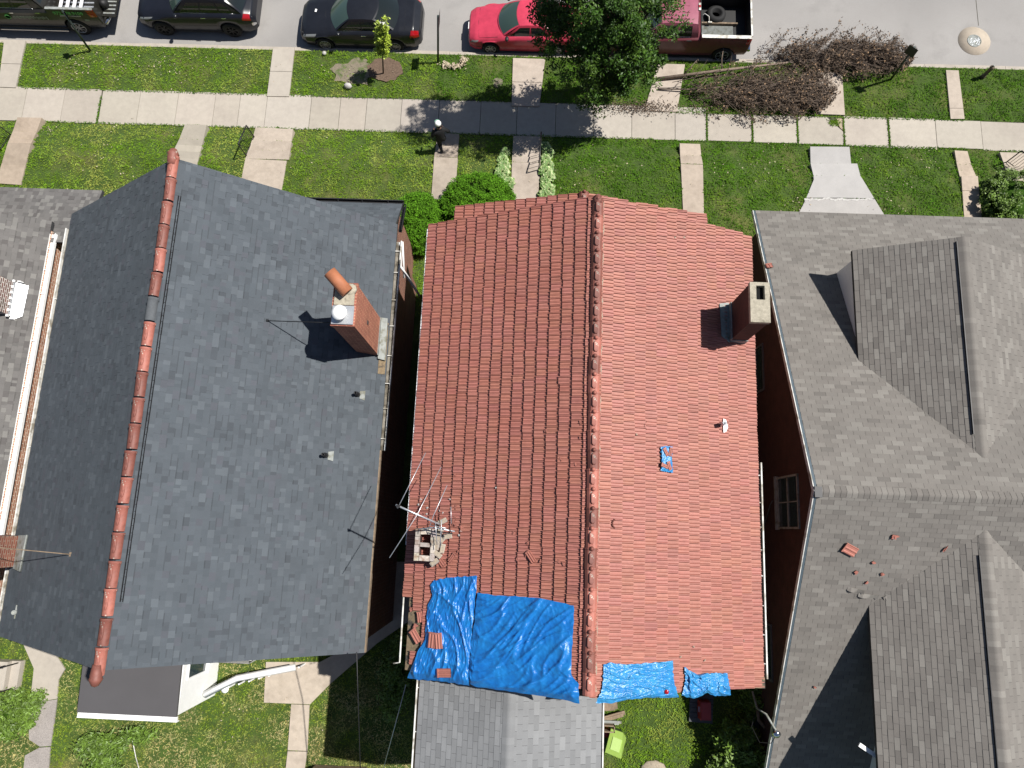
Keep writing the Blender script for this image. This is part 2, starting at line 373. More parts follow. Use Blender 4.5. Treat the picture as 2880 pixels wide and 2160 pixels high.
# pavement slabs
joints = [j/2.304 for j in (-700, -420, -100, 150, 400, 640, 890, 1138, 1380, 1542, 1717, 2005, 2195)]+[960+j/2.304 for j in (155, 383, 627, 898, 1135, 1387, 1635, 1882, 2163)]+[1920+j/2.304 for j in (157, 452, 745, 1046, 1338, 1645, 1942, 2240, 2520)]
gap_g = {5: .03, 22: .035, 23: .035, 24: .035, 25: .03, 26: .035}
b = MB(); walkrects = []; GRASSY = []
for i in range(len(joints)-1):
    xa, xb = at(joints[i], 310+.031*joints[i], .2).x, at(joints[i+1], 310+.031*joints[i+1], .2).x
    ga, gb = gap_g.get(i, .009), gap_g.get(i+1, .009)
    for q, g in ((xa, ga),): 
        if g > .02: GRASSY.append(q)
    o1, o2 = random.uniform(-.015, .015), random.uniform(-.015, .015)
    y0, y1 = (14.48, 15.87)
    if joints[i] > 1900: y0, y1 = 14.45+random.uniform(-.05, .05), 15.62+random.uniform(-.05, .05)
    f = random.uniform(.90, 1.04); c = (f, f*random.uniform(.985, 1.01), f*random.uniform(.97, 1.01))
    if joints[i] < 830: y1 = 15.92
    poly = [(xa+ga, y0+o1), (xb-gb, y0+o2), (xb-gb, y1+o2), (xa+ga, y1+o1)]
    if i == 24:                                           # a slab with its corner broken away
        poly = [(xa+ga, y0), (xb-gb, y0), (xb-gb, y0+.55), (xb-.62, y1), (xa+ga, y1)]
        b.prism([(xb-.16, y0+.75), (xb-gb, y0+.6), (xb-gb, y1-.05), (xb-.25, y1-.05)], .1, .205, 0, (.95, .85, .68))
    b.prism(poly, .05, .2+random.uniform(0, .012), 0, c)
tag(b.build('sidewalk', M['walk'], origin=(0, 0, 0)), kind='structure')
WALKS = [[(-60, 14.47), (60, 14.47), (60, 15.6), (60, 15.63), (.0+4.5, 15.65), (4.4, 15.88), (-60, 15.9)]]
b = MB(); b.face([(-40, 14.4, .165), (40, 14.4, .165), (40, 15.64, .172), (4.5, 15.64, .172), (4.4, 15.95, .175), (-40, 15.95, .175)])
tag(b.build('joint_bed', M['joint'], origin=(0, 0, 0)), kind='structure')
# rounded widening of the pavement at the second crossing
def gpoly(px, dz=0): return [gat(x, y, dz) for x, y in px]
def slab(name, px, mt, dz=.02, th=.1, c=(1, 1, 1), bld=True):
    P = gpoly(px); WALKS.append([(p.x, p.y) for p in P])
    bb = MB(); bb.prism([(p.x, p.y, p.z) for p in P], dz-th, dz, 0, c)
    return tag(bb.build(name, mt, origin=(0, 0, 0)), kind='structure')
def quads_split(c4, ts):
    """split a 4-corner strip (TL, TR, BR, BL) at fractions ts"""
    out = []; tl, tr, br, bl = c4; L = lambda a, c_, t: (a[0]+(c_[0]-a[0])*t, a[1]+(c_[1]-a[1])*t)
    for t0, t1 in zip(ts[:-1], ts[1:]): out.append([L(tl, bl, t0), L(tr, br, t0), L(tr, br, t1), L(tl, bl, t1)])
    return out
for c4, ts, mt, cc in (
    ([(14, 114), (74, 115), (46, 248), (-3, 246)], (0, .5, 1), 'walk', (.97, .97, .96)),
    ([(769, 137), (829, 139), (814, 273), (752, 272)], (0, .48, 1), 'walk', (1, 1, .99)),
    ([(1443, 164), (1533, 167), (1517, 301), (1439, 299)], (0, .5, 1), 'walk_tan', (1.02, 1.02, 1.08)),
    ([(1850, 180), (1926, 182), (1903, 316), (1812, 313)], (0, .5, 1), 'walk_tan', (1, 1, 1.05)),
    ([(2300, 203), (2367, 206), (2375, 325), (2301, 322)], (0, 1), 'walk_tan', (1, 1, 1.04)),
    ([(2659, 198), (2694, 199), (2711, 336), (2672, 336)], (0, .78, 1), 'walk_tan', (1, 1, 1.04))):
    for q in quads_split(c4, ts):
        q = [(q[0][0], q[0][1]+1), (q[1][0], q[1][1]+1), q[2], q[3]]
        slab('crossing_path', q, M[mt], .045, .1, cc)

def steps(name, c4, ts, mt, cc=(1, 1, 1), zs=None):
    """a front walk: flat landing, stone steps cut into the bank, then a path. fractions ts along the strip, zs heights"""
    bb = MB()
    first = name.endswith('steps') or 'apron' in name
    for q, z in zip(quads_split(c4, ts), zs):
        if first: q = [(q[0][0]+1, q[0][1]-11), (q[1][0]+1, q[1][1]-11), q[2], q[3]]; first = False
        z = max(z, max(gat(x, y).z for x, y in q)+.015)
        P = [at(x, y, z) for x, y in q]; f = random.uniform(.84, 1.04)
        bb.prism([(p.x, p.y) for p in P], z-.35, z, 0, tuple(k*f for k in cc))
        WALKS.append([(p.x, p.y) for p in P])
    return tag(bb.build(name, mt, origin=(0, 0, 0)), kind='structure')
A5 = (.215, .41, .60, .80, .98)
steps('front_steps', [(48, 341), (116, 342), (84, 412), (22, 402)], (0, .45, .72, 1), M['walk_tan'], (.95, .9, .88), (.22, .45, .7))
steps('front_path', [(22, 402), (87, 403), (58, 520), (-12, 515)], (0, .53, 1), M['walk_tan'], (.92, .88, .86), (.97, .975))
steps('front_steps', [(519, 361), (580, 362), (550, 478), (465, 470)], (0, .27, .42, .57, .74, 1), M['walk'], (.92, .92, .88), (.215, .4, .6, .8, .97))
steps('front_steps', [(718, 369), (823, 374), (812, 449), (690, 446)], (0, .32, .68, 1), M['walk_tan'], (1.02, 1.02, 1.06), (.22, .48, .74))
steps('front_path', [(690, 446), (806, 452), (790, 545), (672, 540)], (0, 1), M['walk_tan'], (1.02, 1.02, 1.05), (.975,))
steps('front_steps', [(1230, 386), (1290, 388), (1287, 443), (1221, 442)], (0, .42, .72, 1), M['walk_tan'], (.85, .83, .85), (.215, .45, .7))
steps('front_path', [(1221, 442), (1287, 444), (1280, 560), (1213, 560)], (0, .24, 1), M['walk_tan'], (.95, .95, .98), (.975, .98))
steps('front_steps', [(1443, 393), (1522, 395), (1520, 457), (1440, 456)], (0, .45, .75, 1), M['walk_tan'], (.97, .97, 1.02), (.215, .45, .7))
steps('front_path', [(1440, 456), (1520, 458), (1512, 575), (1437, 575)], (0, .9, 1), M['walk_tan'], (.97, .97, 1.02), (.975, .95))
steps('front_steps', [(1911, 414), (1968, 416), (1977, 462), (1915, 460)], (0, .5, 1), M['walk_tan'], (1, .98, 1), (.22, .55))
steps('front_path', [(1915, 461), (1977, 463), (1980, 610), (1922, 606)], (0, .235, 1), M['walk_tan'], (1, .98, 1), (.86, .965))
steps('driveway_apron', [(2278, 423), (2388, 424), (2394, 461), (2280, 460)], (0, 1), M['drive'], (1, 1, 1), (.23,))
steps('wide_walk', [(2280, 460), (2411, 460), (2420, 495), (2288, 494)], (0, 1), M['drive'], (1.04, 1.04, 1.04), (.42,))
def poly_walk(name, px, z, mt, cc=(1, 1, 1), th=.3):
    P = [at(x, y, z) for x, y in px]; bb = MB(); bb.prism([(p.x, p.y) for p in P], z-th, z, 0, cc); WALKS.append([(p.x, p.y) for p in P])
    return tag(bb.build(name, mt, origin=(0, 0, 0)), kind='structure')
poly_walk('wide_walk', [(2288, 494), (2420, 495), (2428, 507), (2459, 558), (2364, 556), (2268, 556), (2289, 505)], .62, M['drive'])
poly_walk('wide_walk', [(2268, 558), (2364, 558), (2460, 560), (2500, 625), (2236, 620)], .625, M['drive'], (.97, .96, .95))
bb = MB(); random.seed(3)                                 # pale patching along the crack
pz = [(2262+i*12, 561+random.uniform(-3, 3)) for i in range(17)]
P = [at(x, y, .625) for x, y in pz]
for i in range(16): 
    bb.prism([(P[i].x, P[i].y+.02), (P[i].x, P[i].y-.02-random.random()*.05), (P[i+1].x, P[i+1].y-.02), (P[i+1].x, P[i+1].y+.02+random.random()*.05)], .62, .632)
tag(bb.build('crack_patch', M['rock'], origin=(0, 0, 0)), kind='structure')
steps('front_steps', [(2684, 434), (2720, 436), (2746, 497), (2700, 497)], (0, .45, .72, 1), M['walk_tan'], (1, .97, .96), (.22, .37, .5))
steps('front_path', [(2704, 495), (2750, 495), (2764, 640), (2714, 640)], (0, .28, 1), M['walk_tan'], (.98, .95, .96), (.64, .62))
steps('front_path', [(2812, 428), (2900, 430), (2960, 560), (2860, 560)], (0, .3, 1), M['walk_tan'], (1, 1, 1.02), (.25, .5))
# rear yard
poly_walk('rear_patio', [(748, 1862), (742, 1976), (872, 1981), (928, 1924), (1060, 1810), (1160, 1740), (1166, 1580), (1080, 1580), (1055, 1780), (900, 1862)], .97, M['walk_tan'], (1.04, 1.04, 1.06))
poly_walk('rear_path', [(819, 1981), (870, 1983), (864, 2112), (809, 2110)], .975, M['walk_tan'], (1.06, 1.06, 1.08))
poly_walk('rear_path', [(809, 2113), (864, 2114), (851, 2200), (799, 2200)], .975, M['walk_tan'], (1.02, 1.02, 1.05))
poly_walk('side_path', [(60, 1800), (150, 1830), (182, 1882), (164, 1912), (160, 1965), (120, 1972), (88, 1945), (95, 1880)], .975, M['walk'], (.98, .98, .97))
poly_walk('side_path', [(88, 1948), (120, 1973), (160, 1967), (152, 2030), (142, 2098), (112, 2100), (82, 2080), (80, 2040), (92, 1990), (104, 1965)], .97, M['pebble'])
poly_walk('side_path', [(110, 2103), (141, 2101), (134, 2200), (62, 2200), (70, 2125)], .97, M['pebble'])
# manhole
mc = at(2740, 115, .004); bb = MB(); bb.lathe([(0.001, -.004), (.62, -.004), (.62, .004), (.001, .004)], Matrix.Translation((mc.x, mc.y, .004)), 28)
tag(bb.build('street_collar', M['walk_tan']), kind='structure')
mh = empty('manhole_cover', (mc.x, mc.y, .008), 'round cast iron manhole cover in a tan concrete collar in the street', 'manhole cover')
bb = MB(); bb.lathe([(.001, 0), (.27, 0), (.27, .014), (.25, .014), (.245, .008), (.001, .008)], Matrix.Translation((mc.x, mc.y, .008)), 28)
for i in range(26):
    a = random.uniform(0, 6.28); r = random.uniform(.02, .22); T = Matrix.Translation((mc.x+r*math.cos(a), mc.y+r*math.sin(a), .018)) @ Matrix.Rotation(random.uniform(0, 3), 4, 'Z')
    bb.box(-.04, .04, -.008, .008, -.004, .006, 1, M=T)
bb.build('cover', [M['lead'], M['galv']], mh)
# mulch ring and worn soil
def blob(name, cx, cy, rx, ry, mt, dz, n=26, jit=.12, kind='structure'):
    c = gat(cx, cy); bb = MB(); pts = []
    for i in range(n):
        a = 2*math.pi*i/n; k = 1+random.uniform(-jit, jit); x, y = c.x+rx*k*math.cos(a), c.y+ry*k*math.sin(a); pts.append((x, y, gz(x, y)))
    bb.prism(pts, -.05, dz); o = tag(bb.build(name, mt), kind=kind); return [(p[0], p[1]) for p in pts]
MULCH = [blob('mulch_ring', 1083, 196, .70, .50, M['mulch'], .02)]; WORN = [blob('worn_soil', 995, 205, .85, .5, M['soil'], .012, jit=.25), blob('worn_soil', 1005, 185, .4, .3, M['soil'], .014, jit=.3)]
blob('worn_soil', 1400, 232, .2, .2, M['soil'], .012)

# ------------------------------------------------------------------ roof builders
PAL_DARK = [(.101, .118, .136)]*8+[(.092, .109, .126)]*4+[(.122, .141, .160)]*2+[(.080, .093, .108)]+[(.104, .113, .133)]
PAL_GREY = [(.246, .226, .203)]*7+[(.228, .208, .187)]*4+[(.285, .265, .238)]*2+[(.20, .183, .165)]
PAL_ADD = [(.29, .295, .30)]*5+[(.265, .27, .275)]*3+[(.32, .325, .33)]*2
PAL_FAR = [(.19, .18, .172)]*5+[(.165, .157, .15)]*3+[(.25, .24, .225)]*2+[(.14, .13, .125)]
def gutter(name, p0, p1, out, parent, wd=.13, ht=.09, mats=None, straps=.75):
    """an open half-box gutter from p0 to p1, out = horizontal direction away from the wall"""
    p0, p1, out = Vector(p0), Vector(p1), Vector(out); d = (p1-p0).normalized(); L = (p1-p0).length; up = out.cross(d)
    if up.z < 0: up = -up
    T = Matrix.Identity(4)
    for i in range(3): T[i][0] = d[i]; T[i][1] = out[i]; T[i][2] = up[i]; T[i][3] = p0[i]
    bb = MB()
    bb.box(0, L, 0, wd, -ht, -ht+.01, 1, M=T); bb.box(0, L, -.012, 0, -ht, .0, 0, M=T); bb.box(0, L, wd, wd+.022, -ht, .012, 0, M=T); bb.box(0, L, wd-.002, wd+.03, -.004, .014, 0, M=T)
    x = .3
    while x < L: bb.box(x, x+.018, .002, wd-.002, -.02, -.006, 0, M=T); x += straps*random.uniform(.85, 1.15)
    return bb.build(name, mats or [M['dirty_white'], M['rust_gutter']], parent)
def tile_slope(mb, fr, s0, s1, L, expo, skip=None, wt=.177, LE=.055, GR=1):
    """interlocking clay tiles with two ribs each, laid in courses up the slope"""
    O, s, t, n = fr
    prof = [(0, .003), (.03, .026), (.12, .026), (.16, .003), (.20, .003), (.23, .012), (.47, .012), (.51, .003), (.55, .003), (.58, .026), (.67, .026), (.71, .010), (.96, .010), (1, .0)]
    dark = {3, 7, 12}  # grooves coloured dark, their shade and dirt painted in
    k = 0; tt = -.05
    while tt < L-.04:
        x = s0+random.uniform(-.008, .008); e = min(expo, L-tt-.0); cdrift = random.uniform(-.005, .005); s1_ = s1-.05; first = 1-(k*.37) % 1 if k else 0; WT = wt
        while x < s1_:
            wt = min(WT*(first or 1), s1-x+.01); first = 0
            if skip and skip(x+wt/2, tt+expo/2): x += wt; continue
            dt = random.uniform(-.010, .010)+cdrift+(random.uniform(-.03, .0) if random.random() < .03 else 0); dn = random.uniform(-.004, .008); f = random.uniform(.92, 1.06)*(.9 if random.random() < .03 else 1)
            c = (f, f*random.uniform(.96, 1.04), f*random.uniform(.95, 1.06))
            lo, hi, ft = [], [], []
            for a, hgt in prof:
                q = O+s*(x+a*(wt-.004))
                lo.append(q+t*(tt+dt)+n*(LE+hgt+dn)); hi.append(q+t*(tt+e+.03)+n*(.002+hgt)); ft.append(q+t*(tt+dt)+n*(.0+dn*.2))
            for k2 in range(len(prof)-1): mb.face([lo[k2], lo[k2+1], hi[k2+1], hi[k2]], 1 if k2 in dark else 0, tuple(q_*GR for q_ in c) if k2 in dark else c)  # GR makes the painted groove shade paler on the sunlit slopes
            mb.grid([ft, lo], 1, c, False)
            x += wt
        tt += expo; k += 1; wt = WT
def ridge_tiles(parent, p0, p1, count, kind, mats, bare=()):
    """separate ridge tiles from p0 to p1, all sharing one mesh"""
    p0, p1 = Vector(p0), Vector(p1); d = (p1-p0)/count; L = d.length; dn = d.normalized(); sx = Vector((1, 0, 0))
    def mesh(m_, plain=False):
        bb = MB(); rows = []
        if kind == 'round':
            W_, H_ = (.122, .115)
            for yy, k in ((.012, 1.12), (.06, 1.10), (.07, 1.0), (.5*L, .97), (L-.07, .95), (L-.028, .92)):
                rows.append([(W_*k*math.sin(a), yy, -.05+H_*k*math.cos(a)) for a in [math.radians(q) for q in (-100, -75, -50, -25, 0, 25, 50, 75, 100)]])
            bb.grid(rows, 0, (1, 1, 1), True); bb.face([rows[0][i] for i in range(9)], 0)
            if not plain:
                bb.grid([[(.04*k*math.cos(a), .5*L+.17*k*math.sin(a), z) for a in [i*math.pi/6 for i in range(12)]] for k, z in ((1, .05), (.8, .072), (.5, .074))], 0, (1, 1, 1), True, True, True)
        else:
            for yy, k in ((0, 1.08), (.03, 1.08), (.04, 1.0), (L-.01, .97), (L+.02, .96)):
                rows.append([(x*k, yy, z*k-.02) for x, z in ((-.13, -.06), (-.125, .0), (-.08, .055), (-.035, .075), (.035, .075), (.08, .055), (.125, 0), (.13, -.06))])
            bb.grid(rows, 0, (1, 1, 1), False); bb.face(rows[0], 0)
            e = [(-.02, -.135), (.02, -.135), (.05, -.09), (.05, .09), (.02, .135), (-.02, .135), (-.05, .09), (-.05, -.09)]
            bb.grid([[(x*k, y*k+.5*L, z) for x, y in e] for k, z in ((1, .05), (.93, .085), (.8, .09))], 0, (1.05, 1.05, 1.05), False, True, True)
            bb.lathe([(.05, .04), (.048, .075), (.035, .095), (.03, .11), (.001, .115)], Matrix.Translation((0, .015, 0)), 10)
        off = WL[parent.name]; o = bb.build('ridge_tile', m_, None, (0, 0, 0)); o.parent = parent; return o, off
    o, off = mesh(mats[0]); q = dn.to_track_quat('Y', 'Z'); bareo = None; res = []
    for i in range(count):
        if i in bare:
            c, _ = mesh(mats[1], True)
        else: c = o if i == (1 if 0 in bare else 0) else o.copy(); (c is not o) and link(c)
        c.parent = parent; c.location = p0+d*i-off+Vector((random.uniform(-.008, .008), random.uniform(-.012, .012), random.uniform(-.006, .006))); c.rotation_euler = (q.to_matrix().to_4x4() @ Matrix.Rotation(random.uniform(-.06, .06), 4, 'Y') @ Matrix.Rotation(random.uniform(-.025, .025), 4, 'Z')).to_euler()
        WL[c.name] = p0+d*i; res.append(c)
    return res
def hip_caps(name, p0, p1, da, db, parent, pal, wd=.15, ex=.14):
    """bent shingle caps overlapping along a ridge; da/db run down the two slopes"""
    p0, p1, da, db = Vector(p0), Vector(p1), Vector(da).normalized(), Vector(db).normalized(); L = (p1-p0).length; d = (p1-p0).normalized(); bb = MB(); x = 0
    while x < L:
        c = random.choice(pal); f = random.uniform(.92, 1.08); c = tuple(f*k for k in c); e = min(ex+.02, L-x); rows = []
        for yy, h in ((0, .016), (e, .008)):
            q = p0+d*(x+yy)+Vector((0, 0, h)); rows.append([q+da*wd, q+da*wd*.4+Vector((0, 0, .006)), q+Vector((0, 0, .008)), q+db*wd*.4+Vector((0, 0, .006)), q+db*wd])
        bb.grid(rows, 0, c, True); bb.face([rows[0][0], rows[0][4], rows[0][3]-Vector((0, 0, .0)), rows[0][2], rows[0][1]][::-1], 0, tuple(k*.6 for k in c)); x += ex
    return bb.build(name, M['slate'], parent)
def window(name, parent, quad_px, nrm, k, frame=.07, depth=.05, panes=(2, 1), fm='white'):
    """sash window on a wall plane. quad_px corners give its extent on the plane"""
    P = [on(x, y, nrm, k) for x, y in quad_px]; n = Vector(nrm); ax = 1 if abs(n.x) > .5 else 0
    a0, a1 = min(p[ax] for p in P), max(p[ax] for p in P); z0, z1 = min(p.z for p in P), max(p.z for p in P)
    return window_w(name, parent, n, k, a0, a1, z0, z1, frame, depth, panes, fm)
def window_w(name, parent, n, k, a0, a1, z0, z1, frame=.07, depth=.05, panes=(2, 1), fm='white'):
    n = Vector(n); ax = 1 if abs(n.x) > .5 else 0; s_ = n[1-ax]; w0 = k*s_
    def bx(bb, u0, u1, v0, v1, d0, d1, mi=0):
        lo, hi = sorted((w0+s_*d0, w0+s_*d1))
        if ax == 1: bb.box(lo, hi, u0, u1, v0, v1, mi)
        else: bb.box(u0, u1, lo, hi, v0, v1, mi)
    bb = MB(); bx(bb, a0, a1, z0, z1, .0, .012); g = bb.build(name, M['glass'], parent)
    bb = MB()
    for u0, u1, v0, v1 in ((a0-frame, a0, z0-frame, z1+frame), (a1, a1+frame, z0-frame, z1+frame), (a0, a1, z1, z1+frame), (a0, a1, z0-frame, z0)): bx(bb, u0, u1, v0, v1, 0, depth)
    for i in range(1, panes[0]): v = z0+(z1-z0)*i/panes[0]; bx(bb, a0, a1, v-.03, v+.03, .012, depth*.8)
    for i in range(1, panes[1]): u = a0+(a1-a0)*i/panes[1]; bx(bb, u-.015, u+.015, z0, z1, .012, depth*.6)
    bb.build('frame', M[fm], g); bb = MB(); bx(bb, a0-frame*1.5, a1+frame*1.5, z0-frame-.06, z0-frame, 0, depth+.06); bb.build('sill', M[fm], g)
    return g
def gable_walls(parent, x0, x1, y0, y1, zb, ze, zr, mt, along='Y', xr=None, name='wall'):
    """outer walls with gables; ridge along Y (or X)"""
    bb = MB(); 
    if along == 'Y':
        xm = xr if xr is not None else (x0+x1)/2; sec = [(x0, zb), (x1, zb), (x1, ze), (xm, zr), (x0, ze)]
        F = [[(x, y0, z) for x, z in sec], [(x, y1, z) for x, z in sec]]
    else:
        xm = xr if xr is not None else (y0+y1)/2; sec = [(y0, zb), (y1, zb), (y1, ze), (xm, zr), (y0, ze)]
        F = [[(x0, y, z) for y, z in sec], [(x1, y, z) for y, z in sec]]
    bb.face(F[0]); bb.face(F[1][::-1])
    for i in range(5): bb.face([F[0][i-1], F[1][i-1], F[1][i], F[0][i]])
    return bb.build(name, mt, parent)
# ================================================================== DARK-ROOFED HOUSE
FOOT = [[(-13.3, -3.2), (-4.0, -3.2), (-4.0, 8.2), (-13.3, 8.2)], [(-2.5, -3.2), (5.4, -3.2), (5.4, 7.5), (-2.5, 7.5)], [(7.4, -7.6), (24, -7.6), (24, 9.9), (7.4, 9.9)], [(-25, -3.1), (-14.9, -3.1), (-14.9, 9.7), (-25, 9.7)], [(-2.2, -5.8), (1.9, -5.8), (1.9, -3), (-2.2, -3)]]
TABC = .13
H1 = empty('brick_house', (-8.7, 2.5, .95), 'house under a blue-black shingle roof capped with orange clay ridge tiles', 'house')
EZ, RZ, XL, XR, RX, Y0, Y1 = 5.5, 8.95, -13.44, -3.93, -8.74, -3.28, 8.42
gable_walls(H1, -13.2, -4.03, -3.05, 8.15, .5, 5.42, 8.75, M['brick_red'], xr=-8.7)
sr = Vector((RX-XR, 0, RZ-EZ)); sL = Vector((RX-XL, 0, RZ-EZ))
frR = plane_frame((XR, 0, EZ), (0, 1, 0), sr); frL = plane_frame((XL, 0, EZ), (0, -1, 0), sL)
bb = MB(); deck(bb, frR, [(Y0, 0), (Y1, 0), (Y1, sr.length), (Y0, sr.length)]); deck(bb, frL, [(-Y1, 0), (-Y0, 0), (-Y0, sL.length), (-Y1, sL.length)])
shingle_field(bb, frR, [(Y0, 0), (Y1, 0), (Y1, sr.length), (Y0, sr.length)], .142, 'dim', PAL_DARK, h=.007, mi=1)
shingle_field(bb, frL, [(-Y1, 0), (-Y0, 0), (-Y0, sL.length), (-Y1, sL.length)], .142, 'dim', PAL_DARK, h=.007, mi=1)
roof1 = bb.build('roof', [M['felt'], M['slate']], H1)
ridge_tiles(roof1, (RX, Y1+.02, RZ+.07), (RX, Y0-.12, RZ+.07), 20, 'round', [M['ridge_clay'], M['cap_grey']], bare=(6,))
for nm, yy, sg in (('ridge_finial', Y1+.03, 1), ('ridge_finial', Y0-.12, -1)):
    bb = MB(); T = Matrix.Translation((RX-.02, yy, RZ+.06)) @ Matrix.Rotation(-sg*math.pi/2, 4, 'X')
    bb.lathe([(.10, -.25), (.125, -.05), (.12, 0), (.14, .04), (.11, .10), (.07, .17), (.001, .2)], T, 14); bb.build(nm, M['ridge_clay'], roof1)
bb = MB(); q0 = Vector((RX+.2, 7.6, RZ-.15+.03)); bb.box(RX+.165, RX+.176, -1.9, 7.5, RZ-.13, RZ-.085); bb.box(RX+.205, RX+.213, -1.9, 7.5, RZ-.15, RZ-.115)
for i in range(60): bb.box(RX+.176, RX+.206, -1.85+i*.155, -1.842+i*.155, RZ-.15, RZ-.115)
bb.build('ridge_flashing', M['black_metal'], roof1)
gutter('gutter', (XR-.01, Y1-.5, EZ-.01), (XR-.03, 1.9, EZ-.01), (1, 0, 0), H1, wd=.15)
gutter('gutter', (XL+.02, Y0, EZ-.0), (XL+.02, Y1-.45, EZ-.0), (-1, 0, 0), H1, wd=.1, straps=2.2)
bb = MB(); bb.box(XR-.03, XR+.03, Y0, 1.9, EZ-.17, EZ-.02); bb.build('fascia', M['wood'], H1)
# porch roof in front
fp = plane_frame((-7.05, 9.52, 4.5), (-1, 0, 0), (0, -1.25, .95)); bb = MB(); pl = [(-3.02, 0), (0, 0), (0, 1.57), (-3.02, 1.57)]
deck(bb, fp, pl); shingle_field(bb, fp, pl, .142, 'dim', PAL_DARK, mi=1); bb.build('porch_roof', [M['felt'], M['slate']], H1)
gutter('porch_gutter', (-7.1, 9.53, 4.5), (-4.0, 9.53, 4.5), (0, 1, 0), H1, wd=.09, mats=[M['black_metal'], M['black_metal']])
gutter('porch_gutter', (-4.0, 9.5, 4.5), (-4.0, 8.5, 4.9), (1, 0, 0), H1, wd=.06, mats=[M['black_metal'], M['felt']])
bb = MB(); bb.box(-6.95, -4.2, 8.16, 9.4, .5, 4.42); bb.build('porch_wall', M['brick_red'], H1)
# downpipes at the front right corner
bb = MB(); bb.tube([(XR+.1, 7.9, 5.42), (XR+.1, 7.3, 5.1), (XR+.45, 6.9, 4.2), (XR+.5, 6.85, 3.9)], .04, 6); bb.tube([(XR+.08, 8.1, 5.0), (XR+.1, 7.2, 4.4)], .035, 6); bb.build('downpipe', M['white'], H1)
# chimney with metal cap, round cowl and a leaning clay pot
ch = bb = MB(); CX0, CX1, CY0, CY1, CZ = -4.66, -4.13, 4.48, 5.5, 8.62
bb.box(CX0, CX1, CY0, CY1, 4.9, CZ); bb.box(CX0-.02, CX1+.02, CY0-.02, CY1+.02, CZ-.12, CZ+.005); bb.box(CX1-.001, CX1+.012, CY0+.42, CY0+.52, 7.2, 7.32, 1)
ch = bb.build('chimney', [M['brick_spot'], M['felt']], H1)
bb = MB(); bb.box(CX0+.01, CX1-.01, CY0+.01, CY0+.46, CZ+.007, CZ+.06); bb.build('cap', M['galv'], ch)
bb = MB(); bb.lathe([(.12, 0), (.12, .14), (.125, .14), (.185, .15), (.18, .19), (.1, .24), (.001, .26)], Matrix.Translation(((CX0+CX1)/2-.04, CY0+.24, CZ+.06)), 18); bb.build('cowl', M['white'], ch)
bb = MB(); bb.box(CX0+.03, CX1-.03, CY0+.48, CY1-.04, CZ+.005, CZ+.05); bb.lathe([(.16, 0), (.13, .05), (.001, .05)], Matrix.Translation((CX1-.14, CY1-.15, CZ+.02)), 10); bb.build('crown', M['cement'], ch)
a, b2 = Vector((CX1-.16, CY1-.28, CZ+.2)), Vector((CX0-.12, CY1+.22, CZ+.42)); T = Matrix.Translation(a) @ (b2-a).to_track_quat('Z', 'Y').to_matrix().to_4x4()
bb = MB(); bb.lathe([(.13, 0), (.155, 0), (.155, .62), (.13, .62), (.13, .3), (.128, 0)], T, 18); bb.build('clay_pot', mat('clay_pot', (.52, .19, .09), .7, var=.12), ch)
bb = MB(); bb.prism([(CX1+.0, CY0-.1, 0), (CX1+.18, CY0-.12, -.13), (CX1+.16, CY1+.06, -.12), (CX1, CY1+.04, 0)], 5.72, 5.76)
bb.box(CX1, CX1+.015, CY0-.02, CY1+.02, 5.6, 5.86); bb.build('flashing', M['lead'], H1)
bb = MB(); bb.prism([(XR-.02, CY0-.5, 0), (XR-.02, CY1-.05, 0), (XR-.19, CY1-.05, .125), (XR-.19, CY0-.5, .125)], 5.53, 5.535); bb.build('roof_patch', M['wood_deck'], H1)
k1 = (RZ-EZ)/(XR-RX); 
def r1(px, py, dz=0): return on(px, py, (k1, 0, 1), EZ+XR*k1+dz)
def r1l(px, py, dz=0):
    k = (RZ-EZ)/(RX-XL); return on(px, py, (-k, 0, 1), EZ-XL*k+dz)
bb = MB(); p = r1(752, 902); bb.tube([p, (CX0, CY0+.15, CZ-.35)], .012, 5); bb.box(p.x-.03, p.x+.03, p.y-.03, p.y+.03, p.z-.02, p.z+.03); bb.build('chimney_stay', M['black_metal'], H1)
for px, py in ((1006, 1110), (916, 1281)):                # plumbing vents with grey base flanges
    p = r1(px, py); bb = MB(); bb.lathe([(.075, -.1), (.065, .12), (.045, .16), (.045, .28), (.03, .28), (.028, .1)], Matrix.Translation(p), 12); bb.lathe([(.001, .0), (.028, .06)], Matrix.Translation(p+Vector((0, 0, .1))), 8, 1)
    v = bb.build('vent_pipe', [M['black_metal'], M['black']], H1); O, s, t, n = frR
    bb = MB(); q = p+Vector((.14, 0, -.1)); bb.face([q+s*.1+n*.02+t*.12, q-s*.1+n*.02+t*.12, q-s*.13+n*.02-t*.03, q+s*.13+n*.02-t*.03]); bb.build('flange', M['lead'], v)
bb = MB(); p = r1l(45, 1722); bb.lathe([(.06, 0), (.06, .1), (.045, .1), (.03, .05)], Matrix.Translation(p), 10); bb.box(p.x-.01, p.x+.03, p.y-.15, p.y+.18, p.z, p.z+.03); bb.build('vent_pipe', M['lead'], H1)
